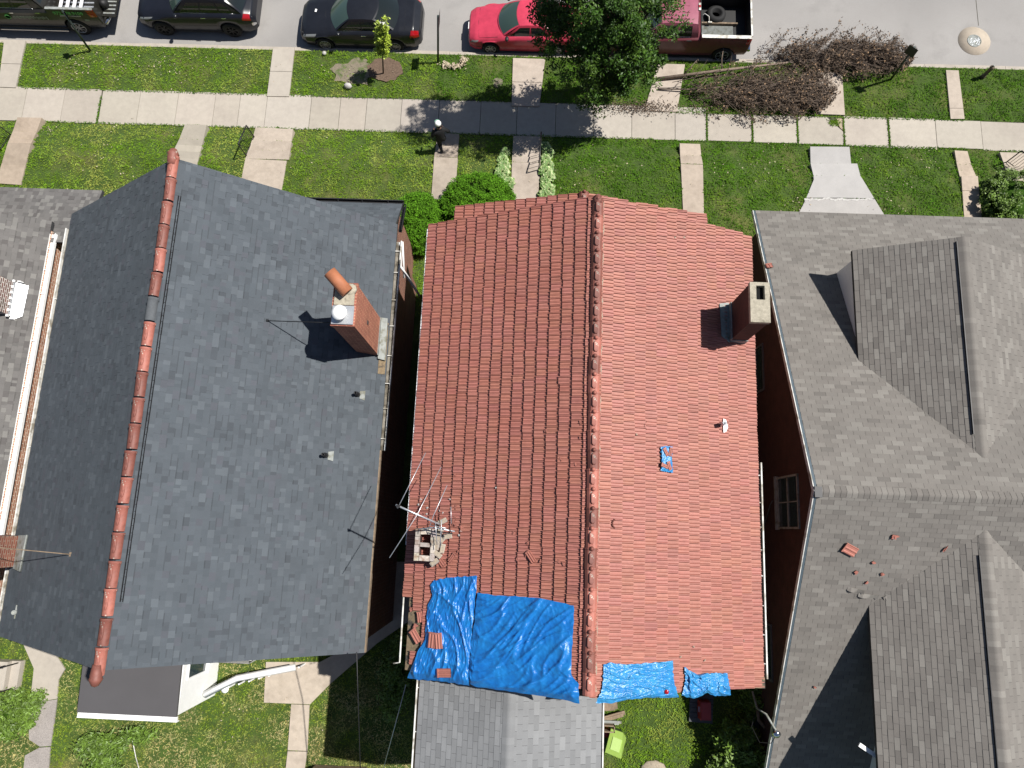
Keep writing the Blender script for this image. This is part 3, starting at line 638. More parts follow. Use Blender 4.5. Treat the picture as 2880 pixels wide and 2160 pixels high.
# left chimney rising at the far eave (its top is outside the picture)
bb = MB(); e0 = r1l(58, 1512); e1 = r1l(52, 1600); cx = e0.x-.02; bb.box(cx-.62, cx, e1.y+.04, e0.y+.04, 4.6, 9.2); c2 = bb.build('chimney', M['brick_red'], H1)
bb = MB(); bb.prism([(cx, e0.y+.06, 0), (cx, e1.y-.0, 0), (cx+.38, e1.y-.05, .28), (cx+.42, e0.y+.08, .31)], e0.z+.0, e0.z+.07); bb.tube([(cx+.4, e1.y-.04, e0.z+.37), (cx+.43, e0.y+.09, e0.z+.38)], .025, 5, 0); bb.build('flashing', M['lead'], c2)
bb = MB(); p = r1l(199, 1559); bb.tube([p+Vector((0, 0, .03)), (cx-.1, p.y+.22, 8.6)], .012, 5); bb.box(p.x-.02, p.x+.04, p.y-.05, p.y+.05, p.z-.02, p.z+.03); bb.build('chimney_stay', M['wood'], H1)
# rear white extension
ax0 = at(215, 1990, 3.55).x; ax1, ay0 = -9.45, -5.55
bb = MB(); bb.box(ax0+.03, ax1, ay0+.03, -3.0, .6, 3.4); ext = bb.build('extension_wall', M['white'], H1)
bb = MB(); bb.prism([(ax0, -3.0, .14), (ax0, ay0, 0), (ax1+.0, ay0, 0), (ax1+.0, -3.0, .14)], 3.4, 3.49); bb.build('extension_roof', M['membrane'], H1)
bb = MB(); bb.box(ax0, ax1, ay0-.11, ay0-.005, 3.36, 3.45); bb.box(ax0, ax1+.03, ay0-.14, ay0-.11, 3.33, 3.47); [bb.box(ax0+.3+i*1.05, ax0+.32+i*1.05, ay0-.1, ay0-.01, 3.45, 3.465) for i in range(3)]; bb.build('extension_gutter', M['white'], H1)
P = [on(x, y, (1, 0, 0), ax1) for x, y in ((527, 1913), (578, 1870))]
window_w('window', H1, (1, 0, 0), ax1, P[0].y+.06, P[0].y+1.15, P[1].z, P[0].z, .05, .035, (1, 2), 'white')
# back steps with white rails and brick piers
p = [gat(x, y) for x, y in ((612, 1935), (700, 1890), (858, 1866))]
bb = MB(); bb.tube([(p[0].x, p[0].y, 1.9), (p[1].x, p[1].y, 1.9), (p[2].x-.1, p[2].y, 1.6)], .10, 4);
for i in range(7): bb.box(-9.4, -7.45-.12*i, -3.2-.19*i, -3.05-.19*i, 1.52, 1.56)
bb.face([(-9.42, -4.4, 1.2), (-8.2, -4.4, 1.2), (-7.3, -3.6, 1.2), (-7.3, -3.6, 1.75), (-8.2, -4.4, 1.75), (-9.42, -4.4, 1.75)])
n = 9
for i in range(n+1):
    q = p[0].lerp(p[2], i/n); bb.box(q.x-.02, q.x+.02, q.y-.02, q.y+.02, .95, 1.6)
bb.prism([(p[0].x, p[0].y-.02), (p[1].x, p[1].y-.02), (p[1].x, p[1].y+.03), (p[0].x, p[0].y+.03)], .95, 1.75); bb.build('stair_rail', M['white'], H1)
bb = MB()
for i in range(5): x = p[1].x+.25+i*.55; bb.box(x, x+.42, -3.35, -3.0, .9, 2.2+.1*(i % 2))
bb.build('porch_pier', M['brick_red'], H1)
bb = MB(); bb.box(-9.4, -7.3, -4.0, -3.05, .9, 1.35); [bb.box(-9.35+i*.3, -9.25+i*.3, -3.98, -3.9, 1.35, 1.55) for i in range(6)]; bb.build('back_stoop', M['white'], H1)

# ================================================================== RED TILE HOUSE
H2 = empty('brick_house', (1.57, 2.4, .95), 'house under a red clay tile roof partly patched with blue tarpaulins', 'house')
ez, rz, xl, xr, rx, y0, y1 = 7.21, 9.14, -2.69, 5.57, 1.445, -3.31, 7.66  # this house's dimensions were scaled down about the camera position, wing and chimneys included
gable_walls(H2, -2.5, 5.4, -3.14, 7.45, .5, 7.1, 8.94, M['brick_red'], xr=1.445)
tR = Vector((rx-xr, 0, rz-ez)); tL = Vector((rx-xl, 0, rz-ez))
fR = plane_frame((xr, 0, ez), (0, 1, 0), tR); fL = plane_frame((xl, 0, ez), (0, -1, 0), tL)
kR = (rz-ez)/(xr-rx); kL = (rz-ez)/(rx-xl)
def r2(px, py, dz=.03): return on(px, py, (kR, 0, 1), ez+xr*kR+dz)
def r2l(px, py, dz=.03): return on(px, py, (-kL, 0, 1), ez-xl*kL+dz)
def ltile(p): return (-p.y, (p.x-xl)*math.hypot(1, kL))     # slope coordinates on the left slope
bare = [ltile(r2l(x, y)) for x, y in crop(960, 1620, [(440, 125), (500, 125), (500, 205), (545, 205), (530, 420), (500, 470), (440, 600), (380, 600)])]
bcen = inpoly
def skipL(s, t): return bool(inpoly(np.array([s]), np.array([t]), bare)[0])
bb = MB(); deck(bb, fR, [(y0, 0), (y1, 0), (y1, tR.length), (y0, tR.length)]); deck(bb, fL, [(-y1, .1), (-y0, .1), (-y0, tL.length), (-y1, tL.length)])
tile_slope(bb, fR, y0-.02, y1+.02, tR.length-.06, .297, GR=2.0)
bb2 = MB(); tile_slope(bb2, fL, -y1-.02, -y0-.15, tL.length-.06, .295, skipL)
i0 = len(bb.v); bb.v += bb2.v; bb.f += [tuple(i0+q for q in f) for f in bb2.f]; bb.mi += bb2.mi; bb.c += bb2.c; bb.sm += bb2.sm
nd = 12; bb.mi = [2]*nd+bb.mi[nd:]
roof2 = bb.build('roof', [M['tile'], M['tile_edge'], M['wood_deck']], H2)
ridge_tiles(roof2, (rx+.02, y1-.1, rz+.07), (rx+.02, y0+.05, rz+.07), 26, 'boss', [M['ridge_clay']])
bb = MB(); T = Matrix.Translation((rx+.02, y1-.1, rz+.06)) @ Matrix.Rotation(-math.pi/2, 4, 'X'); bb.lathe([(.10, -.1), (.11, .02), (.07, .05), (.09, .09), (.04, .13), (.001, .14)], T, 12); bb.build('ridge_finial', M['ridge_clay'], roof2)
bb = MB()                                                 # bed lines under the ridge tiles, pale mortar right, near-black left
for sg in (1, -1):
    rows = []
    for i in range(90):
        y = y0+.1+(y1-y0-.2)*i/89; j = random.uniform(-.012, .014); xx = rx+.02+sg*(.145+j*1.3); zz = rz-.03+.0
        rows.append([(xx-sg*.03, y, zz+.03), (xx+sg*.015, y, zz-.03+.0), (xx+sg*.03, y, zz-.07)])
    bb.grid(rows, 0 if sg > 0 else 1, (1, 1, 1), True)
bb.build('ridge_bed', [M['mortar'], M['felt']], roof2)
# front porch roof in matching tile
py1, pzr, pze, pxl, pxr = 8.76, 7.07, 6.02, -2.16, 4.71
qR = Vector((rx-.15-pxr, 0, pzr-pze)); qL = Vector((rx-.15-pxl, 0, pzr-pze))
gR = plane_frame((pxr, 0, pze), (0, 1, 0), qR); gL = plane_frame((pxl, 0, pze), (0, -1, 0), qL)
bb = MB(); deck(bb, gR, [(7.25, 0), (py1, 0), (py1, qR.length), (7.25, qR.length)]); deck(bb, gL, [(-py1, 0), (-7.25, 0), (-7.25, qL.length), (-py1, qL.length)]); bb.mi = [2]*len(bb.mi)
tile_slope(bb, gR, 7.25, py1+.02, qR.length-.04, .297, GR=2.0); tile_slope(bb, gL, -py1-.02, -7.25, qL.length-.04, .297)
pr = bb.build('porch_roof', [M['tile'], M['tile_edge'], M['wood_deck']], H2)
ridge_tiles(pr, (rx-.15, py1+.02, pzr+.07), (rx-.15, 7.5, pzr+.07), 3, 'boss', [M['ridge_clay']])
bb = MB(); bb.box(-1.95, 4.5, 7.46, 8.5, .5, 5.95); bb.build('porch_wall', M['brick_red'], H2)
gutter('gutter', (pxl, 7.5, pze-.02), (pxl, py1-.1, pze-.02), (-1, 0, 0), H2, wd=.07, mats=[M['black_metal'], M['felt']])
gutter('gutter', (pxr, 7.5, pze-.02), (pxr, py1-.1, pze-.02), (1, 0, 0), H2, wd=.07, mats=[M['dirty_white'], M['felt']])
gutter('gutter', (xl-.02, y1-.1, ez-.0), (xl-.02, -.5, ez-.0), (-1, 0, 0), H2, wd=.045, mats=[M['white'], M['black_metal']], straps=6)
gutter('gutter', (xr-.02, 1.8, ez-.03), (xr-.02, y0+.15, ez-.03), (1, 0, 0), H2, wd=.17, straps=.62)
bb = MB(); a = r2l(*crop(960, 1620, [(452, 135)])[0]); bb.tube([(xl-.06, a.y, ez-.03), (xl-.05, -3.17, ez-.04), (xl-.2, -3.2, ez-.05)], .022, 5); bb.build('fascia_rail', M['dirty_white'], H2)
bb = MB(); bb.box(xr-.32, xr+.08, y0-.04, y0+.2, ez-.12, ez+.06); bb.build('eave_end', M['wood_deck'], H2)
# concrete capped chimney on the right eave
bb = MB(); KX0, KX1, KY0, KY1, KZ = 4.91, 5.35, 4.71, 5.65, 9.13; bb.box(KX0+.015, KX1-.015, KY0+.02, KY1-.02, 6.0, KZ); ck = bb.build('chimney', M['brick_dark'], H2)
bb = MB(); fx0, fx1, fy0, fy1 = KX0+.14, KX1-.11, KY0+.53, KY1-.08
for q in ((KX0, KX1, KY0, fy0), (KX0, KX1, fy1, KY1), (KX0, fx0, fy0, fy1), (fx1, KX1, fy0, fy1)): bb.box(*q, KZ, KZ+.13)
bb.build('crown', M['cement'], ck); bb = MB(); bb.box(fx0, fx1, fy0, fy1, KZ+.002, KZ+.01); bb.build('flue', M['black'], ck)
bb = MB(); O, s, t, n = fR; z_at = lambda x: ez+(xr-x)*kR+.06
bb.prism([(KX0-.22, KY0+.1, z_at(KX0-.22)), (KX0, KY0-.04, z_at(KX0)), (KX0, KY1+.05, z_at(KX0)), (KX0-.26, KY1-.02, z_at(KX0-.26))], 0, .02)
bb.box(KX0-.01, KX0+.014, KY0, KY1, 7.4, 7.8); bb.box(KX0, KX1, KY0-.0, KY0+.019, 7.2, 7.66); bb.build('flashing', M['lead'], H2)
# vent pipe on the right slope
p = r2(2027, 1195); bb = MB(); bb.lathe([(.05, -.05), (.05, .36), (.035, .36), (.034, .1)], Matrix.Translation(p), 12); bb.lathe([(.001, 0), (.034, .02)], Matrix.Translation(p+Vector((0, 0, .2))), 8, 1); v = bb.build('vent_pipe', [M['galv'], M['black']], H2)
bb = MB(); q = p+Vector((.06, -.02, -.0)); bb.face([q+s*.17+t*.02+n*.03, q-s*.17+t*.02+n*.03, q-s*.14-t*.06+n*.03, q-s*.02-t*.12+n*.03, q+s*.15-t*.06+n*.03]); bb.build('flange', M['white'], v)
# broken chimney stub on the left eave
pc = [on(x, y, (0, 0, 1), 7.81) for x, y in crop(960, 1080, [(478, 935), (607, 930), (603, 1140), (468, 1145)])]
bx0, bx1, by0, by1 = pc[3].x, pc[2].x, pc[3].y, pc[0].y; BZ = 7.81
bb = MB(); ym = (by0+by1)/2; w1 = .115
segs = [(bx0, bx0+w1, by0, by1), (bx1-w1, bx1, by0, by1), (bx0+w1, bx1-w1, by1-.13, by1), (bx0+w1, bx1-w1, by0, by0+.13), (bx0+w1, bx1-w1, ym-.05, ym+.05)]
for x0_, x1_, y0_, y1_ in segs:
    bb.box(x0_, x1_, y0_, y1_, 6.2, BZ-.06)
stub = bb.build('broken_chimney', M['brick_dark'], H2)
m_old = mat('sooty_brick', (.56, .51, .46), .95, col2=(.30, .19, .14), c2=(.5, .66), c2s=5, var=.3, vs=14, fine=.2, bump=.5, tint=True)
bb = MB()
for (x0_, x1_, y0_, y1_) in segs:
    lx, ly = x1_-x0_, y1_-y0_; along_y = ly > lx; nn = max(1, int(round(max(lx, ly)/.2)))
    for i in range(nn):
        f = random.uniform(.7, 1.25); g = .004
        if along_y: q = (x0_+g, x1_-g, y0_+ly*i/nn+g, y0_+ly*(i+1)/nn-g)
        else: q = (x0_+lx*i/nn+g, x0_+lx*(i+1)/nn-g, y0_+g, y1_-g)
        T = Matrix.Translation(((q[0]+q[1])/2, (q[2]+q[3])/2, 0)) @ Matrix.Rotation(random.uniform(-.05, .05), 4, 'Z'); hx, hy = (q[1]-q[0])/2, (q[3]-q[2])/2
        bb.box(-hx, hx, -hy, hy, BZ-.06, BZ+random.uniform(-.02, .03), 0, (f, f*random.uniform(.93, 1.0), f*random.uniform(.88, 1)), M=T)
bb.build('top_course', m_old, stub)
bb = MB(); bb.box(bx0+w1, bx1-w1, by0+.1, by1-.1, 7.1, 7.12); bb.build('flue', M['black'], stub)
# grey shingled rear wing
wz, we, wx0, wx1, wy = 7.76, 6.94, -2.27, 1.98, -5.92; wr = -.15
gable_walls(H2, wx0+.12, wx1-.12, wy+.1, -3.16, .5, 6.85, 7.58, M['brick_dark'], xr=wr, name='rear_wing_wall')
bb = MB(); hR = Vector((wr-wx1, 0, wz-we)); hL = Vector((wr-wx0, 0, wz-we)); jR = plane_frame((wx1, 0, we), (0, 1, 0), hR); jL = plane_frame((wx0, 0, we), (0, -1, 0), hL)
pR = [(wy, 0), (-3.05, 0), (-3.05, hR.length), (wy, hR.length)]; pL = [(3.05, 0), (-wy, 0), (-wy, hL.length), (3.05, hL.length)]
deck(bb, jR, pR); deck(bb, jL, pL); shingle_field(bb, jR, pR, TABC, 'three', PAL_ADD, mi=1); shingle_field(bb, jL, pL, TABC, 'three', PAL_ADD, mi=1); rw = bb.build('rear_wing_roof', [M['felt'], M['slate']], H2)
hip_caps('ridge_caps', (wr, wy, wz), (wr, -3.1, wz), -hR, -hL, rw, PAL_ADD)
gutter('gutter', (wx0+.02, wy, we-.02), (wx0+.02, -3.4, we-.02), (-1, 0, 0), H2, wd=.07, mats=[M['dirty_white'], M['wood_deck']], straps=.9)
gutter('gutter', (wx1-.02, wy, we-.02), (wx1-.02, -3.4, we-.02), (1, 0, 0), H2, wd=.05, mats=[M['dirty_white'], M['black_metal']], straps=2)
window_w('window', H2, (-1, 0, 0), 2.5, 1.0, 1.9, 2.2, 3.9)

# ================================================================== RIGHT HOUSE
H3 = empty('brick_house', (14, 1, .95), 'large house under a brown-grey shingle roof with two gabled dormers', 'house')
EX, RYz, RY, FY, BY, EZ3 = 7.09, 7.13, 1.18, 10.3, -7.2, 3.2; XE = 24.0; k3b = .557; BZ3 = RYz-k3b*(RY-BY)  # roof and dormers scaled up about the camera, pushing the house farther and lower
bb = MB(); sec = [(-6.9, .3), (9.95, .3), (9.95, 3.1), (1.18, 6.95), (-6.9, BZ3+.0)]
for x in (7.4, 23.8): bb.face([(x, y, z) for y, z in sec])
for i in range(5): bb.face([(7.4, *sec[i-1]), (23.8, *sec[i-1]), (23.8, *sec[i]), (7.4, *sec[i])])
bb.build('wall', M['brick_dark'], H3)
tF = Vector((0, RY-FY, RYz-EZ3)); tB = Vector((0, RY-BY, RYz-BZ3)); k3 = (RYz-EZ3)/(FY-RY)
fF = plane_frame((0, FY, EZ3), (-1, 0, 0), tF); fB = plane_frame((0, BY, BZ3), (1, 0, 0), tB)
bb = MB(); pF = [(-XE, 0), (-EX, 0), (-EX, tF.length), (-XE, tF.length)]; pB = [(EX, 0), (XE, 0), (XE, tB.length), (EX, tB.length)]
deck(bb, fF, pF); deck(bb, fB, pB)
XV = 17.0; pF = [(-XV, 0), (-EX, 0), (-EX, tF.length), (-XV, tF.length)]; pB = [(EX, 0), (XV, 0), (XV, tB.length), (EX, tB.length)]
shingle_field(bb, fF, pF, TABC, 'three', PAL_GREY, mi=1); shingle_field(bb, fB, pB, TABC, 'three', PAL_GREY, mi=1)
roof3 = bb.build('roof', [M['felt'], M['slate']], H3)
hip_caps('ridge_caps', (EX, RY, RYz), (XV, RY, RYz), -tF, -tB, roof3, PAL_GREY, wd=.16)
# left rake trim with drip edge
bb = MB()
for ya, za, yb, zb_ in ((FY, EZ3, RY, RYz), (RY, RYz, BY, BZ3)):
    for (xo, w_, zt, mi) in ((EX-.075, .075, .0, 0), (EX-.095, .02, .02, 1)):
        bb.face([(xo, ya, za+zt), (xo+w_, ya, za+zt), (xo+w_, yb, zb_+zt), (xo, yb, zb_+zt)], mi)
        bb.face([(xo, ya, za+zt-.14), (xo, ya, za+zt), (xo, yb, zb_+zt), (xo, yb, zb_+zt-.14)], mi)
bb.build('rake_trim', [M['drip'], M['dirty_white']], H3)
bb = MB(); bb.box(EX-.08, EX+.1, RY-.16, RY+.1, RYz-.05, RYz+.03); bb.build('ridge_end', M['black_metal'], H3)
def dormer(yv, yf, sign):
    """gabled dormer: ridge from the valley head yv to the gable end yf; sign +1 faces the street"""
    DX, DZ, DE, EXL, EXR = 11.42, 6.70, 5.54, 9.0, 13.84

    kk = k3 if sign > 0 else k3b
    if sign < 0: DX, DE, EXL, EXR = 11.3, 5.6, 8.88, 13.72
    bb = MB(); tl = Vector((DX-EXL, 0, DZ-DE)); tr = Vector((DX-EXR, 0, DZ-DE)); L = tl.length
    yat = lambda z: RY+sign*(RYz-z)/kk                     # where the main slope has height z
    ye = yat(DE)
    lo, hi = (ye, yf) if sign > 0 else (yf, ye)
    dl = plane_frame((EXL, 0, DE), (0, -1, 0), tl); dr = plane_frame((EXR, 0, DE), (0, 1, 0), tr)
    yvv = yat(DZ)
    if sign > 0: ql = [(-yf, 0), (-ye, 0), (-yvv, L), (-yf, L)]; qr = [(ye, 0), (yf, 0), (yf, L), (yvv, L)]
    else: ql = [(-ye, 0), (-yf, 0), (-yf, L), (-yvv, L)]; qr = [(yf, 0), (ye, 0), (yvv, L), (yf, L)]
    for fr_, q in ((dl, ql), (dr, qr)): 
        deck(bb, fr_, q, .1); shingle_field(bb, fr_, q, TABC, 'three', PAL_GREY, h=.009, mi=1)
    r = bb.build('dormer_roof', [M['felt'], M['slate']], H3)
    hip_caps('ridge_caps', (DX, yf, DZ), (DX, yvv, DZ), -tl, -tr, r, PAL_GREY, wd=.17)
    if sign > 0:
        bb = MB(); bb.box(DX-.19, DX-.172, yvv+.6, yf-.12, DZ-.10, DZ-.03); bb.build('ridge_edge', M['black_metal'], r)
    else:
        bb = MB(); bb.box(DX-.19, DX-.172, yf, yvv-.6, DZ-.10, DZ-.03); bb.face([(DX-.16, yf, DZ-.02), (DX+.17, yf, DZ-.02), (DX+.17, -4.98, DZ-.02), (DX-.16, -4.98, DZ-.02)]); bb.face([(DX, yf, DZ+.045), (DX+.17, yf, DZ-.03), (DX+.17, -4.98, DZ-.03), (DX, -4.98, DZ+.045)]); bb.face([(DX, yf, DZ+.045), (DX-.17, yf, DZ-.03), (DX-.17, -4.98, DZ-.03), (DX, -4.98, DZ+.045)]); bb.build('ridge_edge', M['black_metal'], r)
    # side and gable walls
    bb = MB(); yw = yf-sign*.2
    iw = .1 if sign > 0 else .95
    for x in (EXL+iw, EXR-.1): bb.face([(x, ye, DE-.06), (x, yw, DE-.06), (x, yw, RYz-abs(yw-RY)*kk-.05)], 0)
    bb.face([(EXL+iw, yw, RYz-abs(yw-RY)*kk-.05), (EXR-.1, yw, RYz-abs(yw-RY)*kk-.05), (EXR-.1, yw, DE-.06), (DX, yw, DZ-.1), (EXL+iw, yw, DE-.06)])
    bb.build('dormer_wall', M['white'], H3)
    return r
dormer(2.0, 8.06, 1); dormer(0, -7.2, -1)
# curled valley shingles
bb = MB()
for px, py, w_, ln, rt in ((2405, 1660, .10, .42, -.2), (2440, 1676, .10, .5, -.1), (2494, 1681, .14, .2, .5)):
    p = on(px, py, (0, -k3b, 1), RYz-k3b*RY); T = Matrix.Translation(p+Vector((0, 0, .03))) @ Matrix.Rotation(rt, 4, 'Z') @ Matrix.Rotation(k3b*.9, 4, 'X')
    rows = []
    for i in range(6): rows.append([T @ Vector((-ln/2+ln*i/5, -w_/2, .02+.05*math.sin(i*1.3))), T @ Vector((-ln/2+ln*i/5, w_/2, .0))])
    bb.grid(rows, 0, random.choice(PAL_GREY), False)
bb.build('lifted_shingles', M['slate'], roof3)
# windows and the low bay on its left wall
WX = 7.4
P = [on(x, y, (1, 0, 0), WX) for x, y in crop(1920, 1080, [(622, 605), (745, 575), (750, 935), (640, 945)])]
window_w('window', H3, (-1, 0, 0), -WX, min(q.y for q in P)+.08, max(q.y for q in P)-.08, min(q.z for q in P), max(q.z for q in P), .055, .05, (2, 2), 'lead')
P = [on(x, y, (1, 0, 0), WX) for x, y in crop(1920, 1620, [(505, 300), (560, 660)])]
window_w('window', H3, (-1, 0, 0), -WX, P[1].y, P[0].y, 1.3, 2.6, .06, .04, (2, 1), 'grey_wood')
P = [on(x, y, (1, 0, 0), WX) for x, y in crop(1920, 540, [(470, 1030), (480, 1240)])]
window_w('window', H3, (-1, 0, 0), -WX, P[1].y-.3, P[0].y, 1.3, 2.6, .06, .04, (2, 1), 'grey_wood')
a, b2 = on(2135, 1252, (0, 0, 1), 1.6), on(2150, 1568, (0, 0, 1), 1.6)
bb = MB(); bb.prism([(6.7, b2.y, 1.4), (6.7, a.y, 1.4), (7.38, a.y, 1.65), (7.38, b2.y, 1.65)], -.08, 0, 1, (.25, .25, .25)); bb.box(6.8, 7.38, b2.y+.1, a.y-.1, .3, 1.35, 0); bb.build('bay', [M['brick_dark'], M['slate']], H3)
bb = MB(); bb.tube([(WX-.05, -1.4, .6), (WX-.05, 1.0, 3.0), (WX-.05, 1.1, 3.2)], .02, 5); bb.build('cable', M['grey_wood'], H3)
# white board under the rear dormer eave, floodlight and loose cable at the rake
p = on(2455, 2120, (0, 0, 1), 5.3); bb = MB(); T = Matrix.Translation(p) @ Matrix.Rotation(-.55, 4, 'Z'); bb.box(-.4, .25, -.05, .05, 0, .05, M=T); bb.build('fallen_board', M['white'], H3)
# ================================================================== FAR LEFT HOUSE
H4 = empty('brick_house', (-19, 1, .95), 'weathered brown-grey shingle house with a wide white gutter at the left edge', 'house')
gx = -14.72; gable_walls(H4, -24.4, gx+.02, -3.1, 8.3, .3, 4.45, 6.9, M['brick'], xr=-19.7)
tq = Vector((-5.0, 0, 2.5)); fq = plane_frame((gx, 0, 4.5), (0, 1, 0), tq); q_ = [(-3.4, 0), (8.6, 0), (8.6, tq.length), (-3.4, tq.length)]
tq2 = Vector((5.0, 0, 2.5)); fq2 = plane_frame((gx-10, 0, 4.5), (0, -1, 0), tq2)
bb = MB(); deck(bb, fq, q_); deck(bb, fq2, [(-8.6, 0), (3.4, 0), (3.4, tq2.length), (-8.6, tq2.length)]); shingle_field(bb, fq, [(-2, 0), (8.6, 0), (8.6, tq.length*.7), (-2, tq.length*.7)], .142, 'dim', PAL_FAR, mi=1); roof4 = bb.build('roof', [M['felt'], M['slate']], H4)
gutter('gutter', (gx, -3.4, 4.5), (gx, 8.2, 4.5), (1, 0, 0), H4, wd=.17, mats=[M['white'], M['white']])
fq = plane_frame((0, 9.95, 3.9), (-1, 0, 0), (0, -2, .55)); L = math.hypot(2, .55); q_ = [(13.72, 0), (24, 0), (24, L), (13.72, L)]
bb = MB(); deck(bb, fq, q_); shingle_field(bb, fq, [(13.72, 0), (19, 0), (19, L), (13.72, L)], .142, 'dim', PAL_FAR, mi=1); bb.build('porch_roof', [M['felt'], M['slate']], H4)
bb = MB(); bb.box(-23.8, -14.0, 8.3, 9.7, .3, 3.8); bb.build('porch_wall', M['brick'], H4)
bb = MB(); g_ = on(295, 553, (0, 0, 1), 3.95); bb.tube([(g_.x+.02, g_.y, 3.95), (g_.x+.02, g_.y-.8, 4.05)], .04, 5); bb.build('downpipe', M['white'], H4)
kf = .5; p = on(46, 800, (kf, 0, 1), 4.5+gx*kf); p2 = on(34, 888, (kf, 0, 1), 4.5+gx*kf)
bb = MB(); bb.box(p.x-.9, p.x, p2.y, p.y+.02, 4.5, 8.3); c4 = bb.build('chimney', M['brick_white_joint'], H4)
bb = MB(); zz = p.z; bb.box(p.x, p.x+.02, p2.y-.02, p.y+.04, zz-.05, zz+.14); bb.prism([(p.x+.02, p.y+.04, .0), (p.x+.02, p2.y-.02, 0), (p.x+.14, p2.y-.09, -.06), (p.x+.28, p2.y+.02, -.14), (p.x+.30, p.y+.0, -.15)], zz+.02, zz+.05)
bb.build('flashing', M['galv'], c4)
bb = MB()
for i in range(7): yy = p2.y-.05+i*(p.y-p2.y+.1)/6; bb.box(p.x-.005, p.x+.05, yy-.03, yy+.04, zz+.13, zz+.17+.03*random.random())
bb.box(p.x+.1, p.x+.2, p.y+.05, p.y+.08, zz-.02, zz+.12); bb.box(p.x+.02, p.x+.12, p2.y-.12, p2.y-.07, zz-.05, zz+.05); bb.build('flashing_edge', M['white'], c4)
P = [on(x, y, (1, 0, 0), gx+.02) for x, y in ((75, 1212), (62, 1285))]
window_w('window', H4, (1, 0, 0), gx+.02, P[1].y, P[0].y, 2.3, 3.5, .08, .06, (2, 1))
# ================================================================== VEHICLES (all face -X)
def paint(name, col, rough=.3, coat=.25, spec=.35): 
    m, nt, b = mk(name); co = N(nt, 'ShaderNodeTexCoord').outputs['Object']
    nt.links.new(mixc(nt, 1.0, col, ramp2(nt, noise_n(nt, co, 2.5, 5, .7), .82, 1.2), 'MULTIPLY'), b.inputs['Base Color'])
    b.inputs['Roughness'].default_value = rough; b.inputs['Coat Weight'].default_value = coat; b.inputs['Coat Roughness'].default_value = .06; b.inputs['Specular IOR Level'].default_value = spec; return m
M['car_glass'] = glass_mat('car_glass', (.012, .016, .016), .04); M['screen_glass'] = glass_mat('windscreen_glass', (.045, .075, .065), .06)
M['tyre'] = mat('tyre_rubber', (.015, .015, .015), .8, var=.2); M['rim'] = mat('alloy_rim', (.45, .45, .46), .35, metal=.8, var=.1); M['rim_black'] = mat('black_rim', (.02, .02, .02), .4, var=.1)
M['red_lamp'] = mat('red_lamp_glass', (.45, .008, .012), .12, var=.05, coat=.8); M['clear_lamp'] = mat('clear_lamp_glass', (.30, .31, .31), .1, var=.1, coat=.8)
M['trim'] = mat('black_trim', (.012, .012, .012), .6, var=0); M['chrome'] = mat('chrome', (.75, .75, .76), .15, metal=1, var=0)
